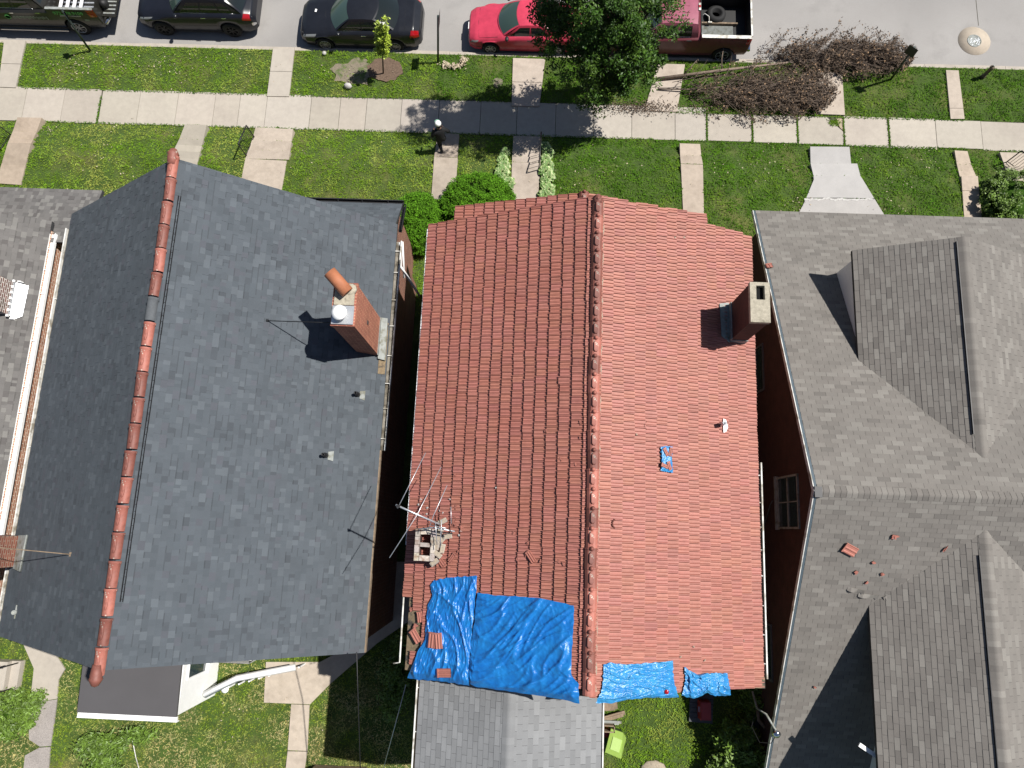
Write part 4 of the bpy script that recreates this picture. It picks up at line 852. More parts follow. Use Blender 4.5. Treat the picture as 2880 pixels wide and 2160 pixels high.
class Car:
    def __init__(s, name, label, cat, loc, L, st, wheels, wr, body_m, group=None, bed=None):
        s.L, s.st, s.wheels, s.wr, s.m, s.bed = L, np.array([q[:6] for q in st], float), wheels, wr, body_m, bed
        s.X0, s.Y0 = loc; s.root = empty(name, (s.X0+L/2, s.Y0, 0), label, cat, group); s.parts = {}
        b = MB(); xs = sorted(set([round(x, 3) for x in np.linspace(0, L, 56)]+[w_+d for w_ in wheels for d in np.linspace(-wr-.06, wr+.06, 15)]+list(s.st[:, 0])))
        if bed: xs = sorted(xs+[bed[0]-.004, bed[0]+.0, bed[1]-.004])
        rows = [s.ring(x) for x in xs]; rows = [[s.W(p) for p in r] for r in rows]
        b.grid(rows, 0, (1, 1, 1), not bed, False); b.face([p for p in rows[0]], 0); b.face([p for p in rows[-1]][::-1], 0)
        x0, x1 = wheels[0]+wr+.05, wheels[1]-wr-.05; hw = float(np.interp(L/2, s.st[:, 0], s.st[:, 1]))
        b.box(s.X0+.15, s.X0+L-.15, s.Y0-hw+.28, s.Y0+hw-.28, .2, .42, 1); b.box(s.X0+x0, s.X0+x1, s.Y0-hw+.06, s.Y0+hw-.06, .2, .4, 1)
        s.body = b.build('body', [body_m, M['trim']], s.root)
    def W(s, p): return (s.X0+p[0], s.Y0+p[1], p[2])
    def ring(s, x):
        hw, zl, zs, zd, hd, cr = [float(np.interp(x, s.st[:, 0], s.st[:, k])) if k < 6 else 0 for k in (1, 2, 3, 4, 5)]+[.025]
        za = zl
        for w_ in s.wheels:
            d = abs(x-w_); R_ = s.wr+.055
            if d < R_: za = max(za, s.wr+math.sqrt(R_*R_-d*d))
        zs2 = max(zs, za+.03); m1, m2 = max(za+.04, zl+.15), (max(za, zl)+zs2)/2+.04; m1 = min(m1, zs2-.02)
        if s.bed and s.bed[0] <= x <= s.bed[1]:
            fl, rail, rw = s.bed[2], s.bed[3], .11
            h = [(-hw*.97, za), (-hw, m1), (-hw*1.0, m2), (-hw*.985, rail-.02), (-hw*.97, rail), (-hw+rw, rail), (-hw+rw+.01, fl), (-hw*.3, fl)]
        else:
            h = [(-hw*.96, za), (-hw, m1), (-hw*1.0, m2), (-hw*.975, zs2-.03), (-hw*.955, zs2), (-hd, zd), (-hd*.7, zd+cr*.5), (-hd*.3, zd+cr)]
        return [(x, y, z) for y, z in h]+[(x, -y, z) for y, z in h[::-1]]
    def surf(s, x, r, off=.006):
        R_ = s.ring(x); i = int(min(r, len(R_)-1.001)); f = r-i; p = Vector(R_[i]).lerp(Vector(R_[i+1]), f)
        d = Vector((0, p.y*1.6, p.z-.35)); d.normalize(); 
        ex = Vector((-1 if x < .25 else (1 if x > s.L-.25 else 0), 0, 0))
        return Vector(s.W(p+(d+ex*.7)*off))
    def patch(s, name, xr, rr, mt, n=5, off=.008, both=True, parent=None):
        """a thin panel lying on the body; xr at lower and upper edge, rr range round the section; mirrored to the far side"""
        out = []
        for side in ((0, 1) if both else (0,)):
            b = MB(); rows = []
            for j in range(n+1):
                r = rr[0]+(rr[1]-rr[0])*j/n; a0, a1 = (xr[0]+(xr[2]-xr[0])*j/n, xr[1]+(xr[3]-xr[1])*j/n) if len(xr) == 4 else xr
                row = []
                for i in range(n+1):
                    p = s.surf(a0+(a1-a0)*i/n, r, off); p = Vector((p.x, p.y if side == 0 else 2*s.Y0-p.y, p.z)); row.append(p)
                rows.append(row)
            b.grid(rows, 0, (1, 1, 1), True); out.append(b.build(name, mt, parent or s.root))
        return out
    def seam(s, xs_r, parent=None, r=.005, mt='trim', name='door_seam'):
        for path in xs_r:
            b = MB(); b.tube([s.surf(x, q, .002) for x, q in path], r, 4); b.build(name, M[mt], parent or s.body)
    def wheel(s, rim='rim', spokes=10, hw=None, r=None):
        for w_ in s.wheels:
            for sg in (-1, 1):
                y = sg*(hw-.10); T = Matrix.Translation((s.X0+w_, s.Y0+y, s.wr)) @ Matrix.Rotation(sg*-math.pi/2, 4, 'X'); R_ = s.wr
                b = MB(); b.lathe([(R_*.62, .10), (R_*.93, .115), (R_, .07), (R_, -.09), (R_*.9, -.12), (.05, -.12)], T, 26); b.lathe([(R_*.62, .10), (R_*.6, .0), (.01, .0)], T, 20); wh = b.build('wheel', M['tyre'], s.root)
                b = MB(); b.lathe([(R_*.66, .10), (R_*.66, .118), (R_*.60, .118), (R_*.60, .08)], T, 26); b.lathe([(.06, .03), (.055, .11), (.001, .115)], T, 12)
                for k in range(spokes): b.box(.04, R_*.62, -.018 if spokes < 9 else -.012, .018 if spokes < 9 else .012, .075, .108, M=T @ Matrix.Rotation(2*math.pi*k/spokes+.2, 4, 'Z'))
                b.build('rim', M[rim], wh)
    def cabin(s, xc, xf, xb, xr, hb, hr, zb, zr, side, glass='car_glass', roof_m=None, cr=.05, bow=.16, rbow=.1, rearv=(.06, .94)):
        """greenhouse: xc cowl, xf/xb roof ends, xr rear base; side = list of (u0,u1) window spans"""
        rm = roof_m or s.m
        def zroof(x, y): 
            t = (x-xf)/(xb-xf); return zr-cr*(y/hr)**2-.045*(2*t-1)**2*1.0+.0
        def top(x, y): return Vector(s.W((x, y, zroof(x, y))))
        b = MB(); ny, nx = 12, 14; rows = []
        for i in range(nx+1):
            t = i/nx; row = []
            for j in range(ny+1):
                y = -hr+2*hr*j/ny; x = (xf+bow*.6*(y/hr)**2)*(1-t)+(xb-rbow*(y/hr)**2)*t; row.append(top(x, y))
            rows.append(row)
        b.grid(rows, 0, (1, 1, 1), True); s.roof = b.build('roof', rm, s.root)
        for nm, base_x, bw, ti, v0, v1, gm, sgn in (('windscreen', xc, bow, 0, .04, .97, 'screen_glass', 1), ('rear_window', xr, rbow, nx, rearv[0], rearv[1], glass, -1)):
            def P_(u, v):
                y0_ = -hb+2*hb*u; bx = base_x+sgn*bw*1.3*(2*u-1)**2; bz = zb-.02+.02*(1-(2*u-1)**2)
                q = Vector(s.W((bx, y0_, bz))); yt = -hr+2*hr*u; xt = (xf+bow*.6*(yt/hr)**2) if ti == 0 else (xb-rbow*(yt/hr)**2)
                tq = top(xt, yt); m_ = q.lerp(tq, v); m_.z += .06*math.sin(math.pi*v)*(1 if sgn < 0 else .5); return m_
            b = MB(); rows = [[P_(.045+.91*j/10, v0+(v1-v0)*i/6) for j in range(11)] for i in range(7)]; b.grid(rows, 0, (1, 1, 1), True); b.build(nm, M[gm], s.root)
            b = MB()
            for (ua, ub, va, vb) in ((0, 1, 0, v0), (0, 1, v1, 1), (0, .045, v0, v1), (.955, 1, v0, v1)):
                b.grid([[P_(ua+(ub-ua)*j/8, va+(vb-va)*i/5) for j in range(9)] for i in range(6)], 0, (1, 1, 1), True)
            b.build('window_surround', rm, s.root)
        for sg in (-1, 1):
            bf = (xc+bow*1.3, xr-rbow*1.3); tf = (xf+bow*.6, xb-rbow)
            def Q(u, v, o=0):
                q = Vector(s.W((bf[0]+(bf[1]-bf[0])*u, sg*(hb+o), zb-.02))); x = tf[0]+(tf[1]-tf[0])*u; tq = top(x, sg*hr); tq.y += sg*o
                m_ = q.lerp(tq, v); m_.y += sg*.035*math.sin(math.pi*v); return m_
            b = MB(); b.grid([[Q(j/16, i/6) for j in range(17)] for i in range(7)], 0, (1, 1, 1), True); b.build('cabin_side', rm, s.root)
            for u0, u1 in side:
                b = MB(); sk = lambda u, v: u
                b.grid([[Q(u0+(u1-u0)*j/8, .10+.74*i/5, .008) for j in range(9)] for i in range(6)], 0, (1, 1, 1), True); b.build('side_window', M['car_glass'], s.root)
            b = MB(); b.tube([Q(side[0][0]-.01+(side[-1][1]+.02-side[0][0])*j/8, .07, .012) for j in range(9)], .007, 4); b.build('belt_trim', M['chrome'], s.root)
    def mirrors(s, x, hw, z, mt):
        for sg in (-1, 1):
            b = MB(); T = Matrix.Translation((s.X0+x, s.Y0+sg*(hw+.10), z)) @ Matrix.Diagonal((.075, .11, .065, 1)); b.lathe([(.001, -1), (.6, -.8), (.95, -.3), (.95, .4), (.6, .85), (.001, 1)], T, 12); b.build('mirror', mt, s.root)
    def handles(s, xs_, r, mt='chrome'):
        for x in xs_:
            for sg in (0, 1):
                p = s.surf(x, r, .02); y = p.y if sg == 0 else 2*s.Y0-p.y; b = MB(); b.box(p.x-.09, p.x+.09, y-.012, y+.012, p.z-.015, p.z+.015); b.build('door_handle', M[mt], s.root)
# --- black saloon
black = paint('black_paint', (.012, .013, .017)); darkp = paint('black_suv_paint', (.010, .011, .016))
c = Car('parked_car', 'black four-door saloon parked behind the young lime-green tree', 'car', (-9.28, 18.93), 4.72,
        [(0, .55, .3, .45, .52, .45), (.06, .72, .22, .55, .62, .58), (.25, .84, .19, .66, .72, .70), (.7, .90, .19, .76, .83, .76), (1.3, .91, .19, .84, .93, .76), (1.9, .91, .19, .88, .95, .78), (3.3, .91, .2, .92, 1.0, .78), (3.9, .90, .2, .93, 1.03, .74), (4.45, .86, .24, .90, 1.0, .68), (4.66, .72, .28, .8, .86, .58), (4.72, .6, .35, .6, .66, .5)], (.95, 3.66), .325, black)
c.cabin(1.22, 1.98, 3.12, 4.02, .755, .58, .95, 1.44, [(.10, .42), (.45, .74), (.77, .88)], cr=.05, bow=.22, rbow=.16)
c.wheel('rim', 10, .90); c.mirrors(1.62, .84, 1.0, black); c.handles((2.55, 3.5), 3.1)
c.patch('headlamp', (.12, .62, .2, .72), (3.1, 4.6), M['clear_lamp']); c.patch('tail_lamp', (4.30, 4.64, 4.36, 4.62), (2.6, 4.9), M['red_lamp'])
c.seam([[(1.55, 1.2), (1.55, 4)], [(2.66, 1.2), (2.66, 4)], [(3.62, 2.6), (3.62, 4)], [(1.3, .9+.4), (3.2, 1.3)]])
c.seam([[(4.12, 5.2), (4.1, 7.5), (4.12, 9.8)], [(1.12, 5), (1.02, 7.5), (1.12, 10)]]); c.patch('number_plate', (4.70, 4.718), (6.0, 9.0), M['trim'], both=False)
b = MB(); q = c.surf(.62, 7.9, .01); b.prism([(q.x-.04, q.y-.06), (q.x+.03, q.y-.07), (q.x+.05, q.y+.05), (q.x-.02, q.y+.07)], q.z, q.z+.006); b.build('bonnet_sticker', M['white'], c.root)
# --- black sport utility vehicle
c = Car('parked_car', 'black sport utility vehicle with roof rails, right of the lettered pickup', 'car', (-15.62, 19.42), 4.66,
        [(0, .6, .38, .62, .7, .5), (.08, .78, .3, .74, .84, .62), (.35, .88, .28, .84, .94, .72), (.9, .92, .27, .93, 1.03, .78), (1.5, .93, .27, 1.0, 1.1, .80), (2.2, .93, .27, 1.04, 1.12, .80), (3.6, .93, .28, 1.07, 1.16, .78), (4.25, .92, .3, 1.06, 1.14, .74), (4.55, .84, .34, .95, 1.02, .66), (4.66, .72, .4, .75, .8, .6)], (.92, 3.60), .365, darkp)
c.cabin(1.36, 2.05, 3.85, 4.38, .78, .60, 1.12, 1.66, [(.10, .38), (.41, .70), (.73, .90)], cr=.05, bow=.2, rbow=.1)
c.wheel('rim_black', 7, .93); c.mirrors(1.75, .86, 1.16, darkp); c.handles((2.75, 3.55), 3.1)
c.patch('headlamp', (.12, .55, .2, .75), (3.0, 4.3), M['clear_lamp']); c.patch('tail_lamp', (4.22, 4.52, 4.3, 4.5), (2.7, 4.9), M['red_lamp'])
c.seam([[(1.75, 1.2), (1.75, 4)], [(2.75, 1.2), (2.75, 4)], [(3.62, 2.6), (3.62, 4)]]); c.patch('rear_bumper_trim', (4.5, 4.64, 4.5, 4.64), (1.6, 2.3), M['chrome'])
for sg in (-1, 1): b = MB(); b.tube([(c.X0+2.25, c.Y0+sg*.56, 1.66), (c.X0+2.4, c.Y0+sg*.56, 1.70), (c.X0+3.6, c.Y0+sg*.55, 1.70), (c.X0+3.75, c.Y0+sg*.55, 1.66)], .016, 5); b.build('roof_rail', M['chrome'], c.root)
# --- red saloon
redp = paint('faded_red_paint', (.50, .045, .085), .38, .2)
c = Car('parked_car', 'faded red saloon with its rear half under the large tree', 'car', (-2.78, 18.88), 4.42,
        [(0, .55, .3, .42, .5, .45), (.05, .68, .22, .52, .60, .56), (.25, .78, .19, .60, .68, .66), (.8, .83, .19, .70, .79, .70), (1.3, .84, .19, .78, .88, .72), (1.9, .84, .19, .83, .91, .72), (3.2, .84, .2, .86, .94, .72), (3.8, .83, .2, .86, .95, .70), (4.2, .80, .24, .84, .92, .66), (4.38, .68, .28, .7, .8, .55), (4.42, .55, .35, .55, .6, .5)], (.86, 3.38), .30, redp)
c.cabin(1.12, 1.86, 3.0, 3.72, .70, .55, .91, 1.36, [(.09, .44), (.48, .82)], cr=.05, bow=.2, rbow=.14)
c.wheel('lead' if False else 'rim', 7, .83); c.mirrors(1.5, .78, .96, M['trim']); c.handles((2.35, 3.15), 3.1, 'trim')
c.patch('headlamp', (.06, .30, .16, .42), (3.0, 4.4), M['clear_lamp']); c.patch('tail_lamp', (4.15, 4.38, 4.2, 4.36), (2.6, 4.4), M['red_lamp'])
c.seam([[(1.42, 1.2), (1.42, 4)], [(2.45, 1.2), (2.45, 4)], [(3.3, 2.6), (3.3, 4)], [(.42, 5.2), (.38, 7.5), (.42, 9.8)], [(.42, 5.05), (.8, 5.0), (1.15, 5)]]); c.patch('bumper_trim', (.02, .6, .02, .6), (1.35, 1.6), M['trim'])
b = MB(); b.box(c.X0-.03, c.X0-.005, c.Y0-.15, c.Y0+.15, .42, .54); b.build('number_plate', M['white'], c.root)
b = MB(); b.prism([(c.X0+1.95, c.Y0-.05), (c.X0+2.1, c.Y0-.1), (c.X0+2.12, c.Y0+.12), (c.X0+1.98, c.Y0+.1)], 1.05, 1.06)
b.build('dashboard_paper', M['white'], c.root)
# --- maroon pickup
mar = paint('dull_maroon_paint', (.12, .028, .035), .35, .2); marf = paint('faded_maroon_roof', (.30, .085, .125), .42, .3)
c = Car('parked_pickup', 'maroon pickup with a sun-faded pink cab roof and an open bed beyond the large tree', 'pickup truck', (2.3, 18.95), 5.5,
        [(0, .7, .4, .8, .88, .6), (.08, .88, .34, .9, .98, .7), (.5, .97, .32, .98, 1.06, .8), (1.5, .98, .32, 1.05, 1.14, .84), (3.5, .98, .32, 1.18, 1.2, .88), (5.45, .97, .42, 1.28, 1.30, .85), (5.5, .95, .5, 1.28, 1.3, .85)], (1.0, 4.62), .37, mar, bed=(3.62, 5.44, .72, 1.32))
c.cabin(1.55, 2.05, 3.42, 3.56, .86, .70, 1.2, 1.80, [(.12, .50), (.56, .86)], roof_m=marf, cr=.04, bow=.1, rbow=.02, rearv=(.2, .85))
c.wheel('lead', 6, .97); c.mirrors(1.9, .92, 1.25, M['trim']); c.handles((3.2,), 3.1, 'trim')
c.patch('headlamp', (.04, .3, .06, .3), (3.0, 4.2), M['clear_lamp']); c.patch('tail_lamp', (5.32, 5.49), (2.3, 3.5), M['red_lamp'])
c.seam([[(2.0, 1.2), (2.0, 4)], [(3.3, 1.2), (3.3, 4)], [(3.6, 1.2), (3.6, 4)]])
for sg in (-1, 1):
    b = MB(); yy = sg*.90; b.box(c.X0+3.64, c.X0+5.48, c.Y0+yy-.065, c.Y0+yy+.065, 1.322, 1.345); b.build('bed_rail', M['dirty_white'], c.root)
b = MB(); b.box(c.X0+5.44, c.X0+5.51, c.Y0-.86, c.Y0+.86, .74, 1.33); t_ = b.build('tailgate', mar, c.root); b = MB(); b.box(c.X0+5.445, c.X0+5.505, c.Y0-.84, c.Y0+.84, 1.331, 1.35); b.build('tailgate_cap', M['dirty_white'], t_)
b = MB(); b.tube([(c.X0+5.56, c.Y0-.9, .6), (c.X0+5.6, c.Y0, .6), (c.X0+5.56, c.Y0+.9, .6)], .07, 6); b.build('rear_bumper', M['chrome'], c.root)
for j in range(5):
    for x0_, x1_ in ((2.2, 2.5), (2.62, 3.1)): b = MB(); y = c.Y0-.55+j*.27; b.box(c.X0+x0_, c.X0+x1_, y-.010, y+.010, 1.775, 1.80); b.build('roof_bead', marf, c.roof)
b = MB(); b.box(c.X0+3.42, c.X0+3.5, c.Y0-.17, c.Y0+.13, 1.72, 1.79); sl_ = b.build('stop_lamp', M['dirty_white'], c.roof); b = MB(); b.box(c.X0+3.425, c.X0+3.495, c.Y0-.06, c.Y0+.03, 1.79, 1.797); b.build('lens', M['red_lamp'], sl_)
PK = (c.X0, c.Y0)
def simple(name, label, cat, bb, mt, group=None, parent=None, kind=None): return tag(bb.build(name, mt, parent), label, cat, group, kind)
b = MB(); b.box(c.X0+3.64, c.X0+5.43, c.Y0-.84, c.Y0+.84, .722, .7245); [b.box(c.X0+3.64, c.X0+5.43, c.Y0+s_*.845-.004, c.Y0+s_*.845+.004, .73, 1.30) for s_ in (-1, 1)]; b.box(c.X0+3.64, c.X0+3.655, c.Y0-.83, c.Y0+.83, .73, 1.25); b.box(c.X0+5.43, c.X0+5.438, c.Y0-.83, c.Y0+.83, .76, 1.30); b.build('bed_liner', M['trim'], c.root)
b = MB()
for i in range(24): y = c.Y0-.78+i*.033; b.box(c.X0+3.7, c.X0+4.95, y, y+.018, .735, .757)
b.box(c.X0+3.7, c.X0+4.95, c.Y0-.79, c.Y0+.02, .725, .737); simple('ribbed_mat', 'grey ribbed liner sheet lying in the bed of the maroon pickup', 'mat', b, M['lead'])
b = MB(); b.box(c.X0+3.66, c.X0+5.1, c.Y0+.03, c.Y0+.09, .73, .86); simple('timber_plank', 'pale timber plank standing along the bed of the maroon pickup', 'plank', b, M['wood'])
b = MB(); T = Matrix.Translation((c.X0+4.3, c.Y0+.42, .76)); b.lathe([(.17, .0), (.26, -.02), (.36, .06), (.36, .14), (.26, .22), (.17, .2), (.17, 0)], T, 26); sp = b.build('spare_tyre', M['tyre']); tag(sp, 'spare tyre lying flat in the bed of the maroon pickup', 'tyre')
b = MB(); b.tube([(c.X0+3.7, c.Y0+.3, .8), (c.X0+3.85, c.Y0+.34, .98), (c.X0+4.0, c.Y0+.22, .98), (c.X0+4.02, c.Y0+.06, .92)], .018, 6); b.box(c.X0+3.98, c.X0+4.12, c.Y0-.0, c.Y0+.06, .88, .93); simple('towing_hook', 'pale bent metal rod leaning in the bed of the maroon pickup', 'rod', b, M['dirty_white'])
b = MB(); b.prism([(c.X0+3.66, c.Y0-.5), (c.X0+3.78, c.Y0-.42), (c.X0+3.74, c.Y0-.28), (c.X0+3.66, c.Y0-.26)], .75, .84); simple('rag', 'blue and white rag behind the cab in the maroon pickup bed', 'rag', b, mat('rag', (.35, .42, .62), .9, col2=(.6, .6, .62), c2=(.45, .5), c2s=12))
b = MB(); T = Matrix.Translation((c.X0+3.7, c.Y0-.15, .76)); b.lathe([(.03, 0), (.035, .05), (.03, .1), (.001, .11)], T, 10); simple('paper_cup', 'small white cup on the floor of the maroon pickup bed', 'cup', b, M['white'])
# --- black pickup with green lettering
bp = paint('black_pickup_paint', (.022, .021, .018))
c = Car('parked_pickup', 'black pickup with a green phone number and its tailgate down', 'pickup truck', (-22.75, 19.42), 5.85,
        [(0, .75, .5, .95, 1.0, .6), (.08, .92, .42, 1.0, 1.08, .75), (.6, 1.0, .36, 1.08, 1.16, .84), (1.6, 1.01, .36, 1.14, 1.24, .88), (4.1, 1.01, .36, 1.22, 1.26, .90), (5.8, 1.0, .46, 1.36, 1.38, .88), (5.85, .98, .52, 1.36, 1.38, .86)], (1.0, 4.72), .41, bp, bed=(4.0, 5.84, .82, 1.40))
c.cabin(1.6, 2.25, 3.55, 3.95, .88, .72, 1.26, 1.92, [(.08, .40), (.45, .80)], cr=.04, bow=.16, rbow=.05, rearv=(.2, .85))
c.wheel('rim', 8, 1.0); c.mirrors(2.0, .95, 1.32, bp); c.handles((2.55, 3.6), 3.2)
c.patch('headlamp', (.05, .4, .1, .4), (3.0, 4.2), M['clear_lamp']); c.patch('tail_lamp', (5.56, 5.84, 5.48, 5.82), (2.2, 3.95), M['red_lamp'])
c.seam([[(2.0, 1.2), (2.0, 4)], [(3.0, 1.2), (3.0, 4)], [(3.95, 1.2), (3.95, 4)]])
b = MB(); b.box(c.X0+5.86, c.X0+6.38, c.Y0-.80, c.Y0+.80, .80, .86); [b.box(c.X0+5.9, c.X0+6.34, c.Y0-.7+i*.17, c.Y0-.64+i*.17, .861, .872, 1) for i in range(9)]; b.build('tailgate', [bp, M['lead']], c.root)
b = MB(); b.tube([(c.X0+5.9, c.Y0-.95, .62), (c.X0+5.98, c.Y0-.7, .62), (c.X0+5.98, c.Y0+.7, .62), (c.X0+5.9, c.Y0+.95, .62)], .075, 6); b.build('rear_bumper', M['chrome'], c.root)
b = MB(); b.box(c.X0+1.6, c.X0+4.3, c.Y0-1.12, c.Y0-1.02, .34, .38); b.build('side_step', M['chrome'], c.root)
for sg in (-1, 1): b = MB(); b.box(c.X0+4.02, c.X0+5.82, c.Y0+sg*.95-.05, c.Y0+sg*.95+.05, 1.402, 1.425); b.build('bed_rail', M['lead'], c.root)
for i in range(9): b = MB(); b.box(c.X0+4.1, c.X0+5.8, c.Y0-.78+i*.18, c.Y0-.72+i*.18, .822, .835); b.build('bed_rib', M['galv'], c.root)
bedc = (c.X0, c.Y0)
def letters(txt, size, loc, parent, mt, ang=math.radians(78), name='lettering', w_=None):
    cu = bpy.data.curves.new('txt', 'FONT'); cu.body = txt; cu.size = size; cu.extrude = .001; cu.offset = size*.018; cu.align_x = 'CENTER'; o = bpy.data.objects.new('txt', cu); link(o)
    bpy.context.view_layer.update(); me = bpy.data.meshes.new_from_object(o.evaluated_get(bpy.context.evaluated_depsgraph_get())); bpy.data.objects.remove(o)
    me.materials.clear(); me.materials.append(mt); n_ = link(bpy.data.objects.new(name, me)); n_.parent = parent; n_.location = Vector(loc)-WL[parent.name]; n_.rotation_euler = (ang, 0, 0); WL[n_.name] = Vector(loc)
    if w_: n_.scale = (w_, 1, 1)
    return n_
grn = mat('green_vinyl', (.16, .66, .14), .5, var=0); gry = mat('grey_vinyl', (.30, .36, .27), .5, var=0)
letters('972.378.9109', .19, (c.X0+4.80, c.Y0-1.025, 1.16), c.body, grn, math.radians(80), w_=1.12)
b = MB(); random.seed(5)                                  # the small line of print under the number and the slanted wordmark on the doors
x = c.X0+4.42
while x < c.X0+5.2: w_ = random.uniform(.015, .035); b.box(x, x+w_, c.Y0-1.022, c.Y0-1.019, 1.07, 1.07+random.choice((.03, .04, .045))); x += w_+.012
b.build('small_print', M['dirty_white'], c.body)
b = MB()
for i in range(22):
    x = c.X0+2.5+i*.062; b.prism([(x, c.Y0-1.022), (x+.03, c.Y0-1.022), (x+.03, c.Y0-1.018), (x, c.Y0-1.018)], .86+.03*(i % 3), 1.0+.02*(i % 2))
b.build('door_wordmark', gry, c.body)
b = MB(); T = Matrix.Translation((c.X0+2.3, c.Y0-1.02, .96)) @ Matrix.Rotation(math.pi/2, 4, 'X'); b.lathe([(.09, 0), (.11, 0), (.11, .006), (.09, .006), (.09, 0)], T, 16); b.build('door_emblem', grn, c.body)
b = MB(); b.box(c.X0+5.25, c.X0+5.42, c.Y0-1.018, c.Y0-1.013, .84, .92); b.build('door_wordmark', gry, c.body)
lab = ('nearest the cab', 'second from the cab', 'third from the cab', 'nearest the tailgate')
for i in range(4):
    b = MB(); x = bedc[0]+4.35+i*.27; b.box(x, x+.10, bedc[1]-.8, bedc[1]+.5, 1.12+.01*i, 1.17+.01*i); b.box(x-.01, x+.11, bedc[1]-.82, bedc[1]-.78, .84, 1.13); simple('white_slat', 'white slat lying across the black pickup bed, '+lab[i], 'slat', b, M['white'], 'white slats in the black pickup bed')
b = MB(); T = Matrix.Translation((bedc[0]+5.95, bedc[1]-.35, .93)); b.lathe([(.14, -.05), (.19, .05), (.15, .2), (.05, .28), (.001, .28)], T @ Matrix.Rotation(.4, 4, 'X'), 9); simple('work_bag', 'black work bag sitting on the lowered tailgate of the black pickup', 'bag', b, M['trim'])
# ================================================================== TARPAULINS
def tarp(label, mapf, top, right, bottom, left, mt, n=110, m_=96, folds=(), crumple=.012, base=.118, yedge=None, seed=0, group='blue tarpaulins on the red roof'):
    def along(pl, t):
        d = [0]
        for a, b_ in zip(pl[:-1], pl[1:]): d.append(d[-1]+math.hypot(b_[0]-a[0], b_[1]-a[1]))
        x = t*d[-1]; return (float(np.interp(x, d, [p[0] for p in pl])), float(np.interp(x, d, [p[1] for p in pl])))
    bottom = [(x, y+(7 if seed not in (14,) else 0)) for x, y in bottom]; left = left[:-1]+[bottom[0]]; right = right[:-1]+[bottom[-1]]
    rows = []; tl, tr, bl, br = top[0], top[-1], bottom[0], bottom[-1]
    for i in range(m_+1):
        v = i/m_; row = []
        for j in range(n+1):
            u = j/n; T, B, L, R_ = along(top, u), along(bottom, u), along(left, v), along(right, v)
            q = [(1-v)*T[k]+v*B[k]+(1-u)*L[k]+u*R_[k]-((1-u)*(1-v)*tl[k]+u*(1-v)*tr[k]+(1-u)*v*bl[k]+u*v*br[k]) for k in (0, 1)]
            h = 0
            for ang, fr_, amp, sd in folds:
                ca, sa = math.cos(ang), math.sin(ang); a = (u*ca+v*sa); c_ = (-u*sa+v*ca)
                nn = noise.noise(Vector((a*1.3+sd, c_*fr_+noise.noise(Vector((u*2, v*2, sd)))*1.1, sd*3.1))); h += amp*(1-min(1, abs(nn)*6))**1.3
            h += crumple*(1-min(1, abs(noise.noise(Vector((u*9+seed, v*9, seed)))*5)))+crumple*.8*(1-min(1, abs(noise.noise(Vector((u*19+seed, v*15, seed+4)))*4)))+crumple*.5*noise.noise(Vector((u*34, v*30+seed, 3)))
            e = min(u, 1-u, v, 1-v); h = h*min(1, .35+e*9)
            p = mapf(q[0]+noise.noise(Vector((v*12, seed, 0)))*3*(1 if u < .02 or u > .98 else 0), q[1]+noise.noise(Vector((u*14, seed, 5)))*3*(1 if v < .02 or v > .98 else 0), base*(.8+.2*min(1, e*8))+h)
            if yedge is not None and p.y < yedge: p.z -= (yedge-p.y)*.55
            row.append(p)
        rows.append(row)
    b = MB(); b.grid(rows, 0, (1, 1, 1), True); o = b.build('tarpaulin', mt); return tag(o, label, 'tarpaulin', group)
C3 = lambda pts: crop(960, 1620, pts)
tarp('blue tarpaulin on the outer rear corner of the red roof, weighed down with clay tiles', r2l,
     C3([(575, 60), (600, 30), (680, 12), (780, 4), (880, -2)]), C3([(880, -2), (868, 160), (845, 380), (832, 540), (828, 690)]), C3([(425, 650), (480, 660), (620, 668), (720, 680), (828, 700)]), C3([(575, 60), (590, 120), (562, 190), (550, 280), (542, 410), (500, 480), (425, 650)]),
     M['tarp'], folds=((1.2, 4, .05, 1), (.3, 5, .035, 4), (-.5, 3, .03, 6)), crumple=.014, yedge=y0+.0, seed=2)
tarp('largest blue tarpaulin, pulled in long diagonal folds beside the red roof ridge', r2l,
     C3([(880, 108), (1000, 125), (1130, 132), (1280, 142), (1390, 165), (1505, 190)]), C3([(1505, 190), (1508, 300), (1495, 450), (1490, 640), (1535, 700), (1545, 818)]), C3([(822, 600), (835, 690), (870, 705), (1080, 735), (1290, 765), (1440, 790), (1545, 818)]), C3([(880, 108), (868, 240), (848, 400), (832, 520), (822, 600)]),
     M['tarp'], folds=((-.85, 6, .06, 7), (-.7, 11, .045, 3), (-.95, 8, .04, 9), (-.2, 3, .02, 2)), crumple=.009, base=.122, yedge=y0+.0, seed=5)
tarp('wider of two pale blue tarpaulins on the sunlit rear edge of the red roof', r2,
     C3([(1700, 572), (1740, 562), (1850, 575), (1960, 565), (2060, 560), (2150, 548)]), C3([(2150, 548), (2152, 640), (2160, 700), (2190, 775)]), C3([(1650, 812), (1760, 815), (1850, 790), (1990, 775), (2080, 778), (2190, 775)]), C3([(1700, 572), (1698, 650), (1690, 730), (1650, 812)]),
     M['tarp_light'], n=90, m_=56, folds=((.5, 5, .05, 1), (-.4, 6, .03, 2)), crumple=.017, yedge=y0+.0, seed=8)
C4 = lambda pts: crop(1920, 1620, pts)
tarp('smaller pale blue tarpaulin, gathered to a knot at the rear edge of the red roof', r2,
     C4([(12, 590), (50, 615), (100, 640), (160, 630), (290, 628)]), C4([(290, 628), (300, 690), (318, 762)]), C4([(-5, 762), (80, 785), (130, 765), (160, 742), (220, 768), (318, 762)]), C4([(12, 590), (18, 680), (-5, 762)]),
     M['tarp_light'], n=64, m_=44, folds=((1.2, 5, .05, 3), (1.9, 5, .05, 6)), crumple=.02, yedge=y0+.0, seed=11)
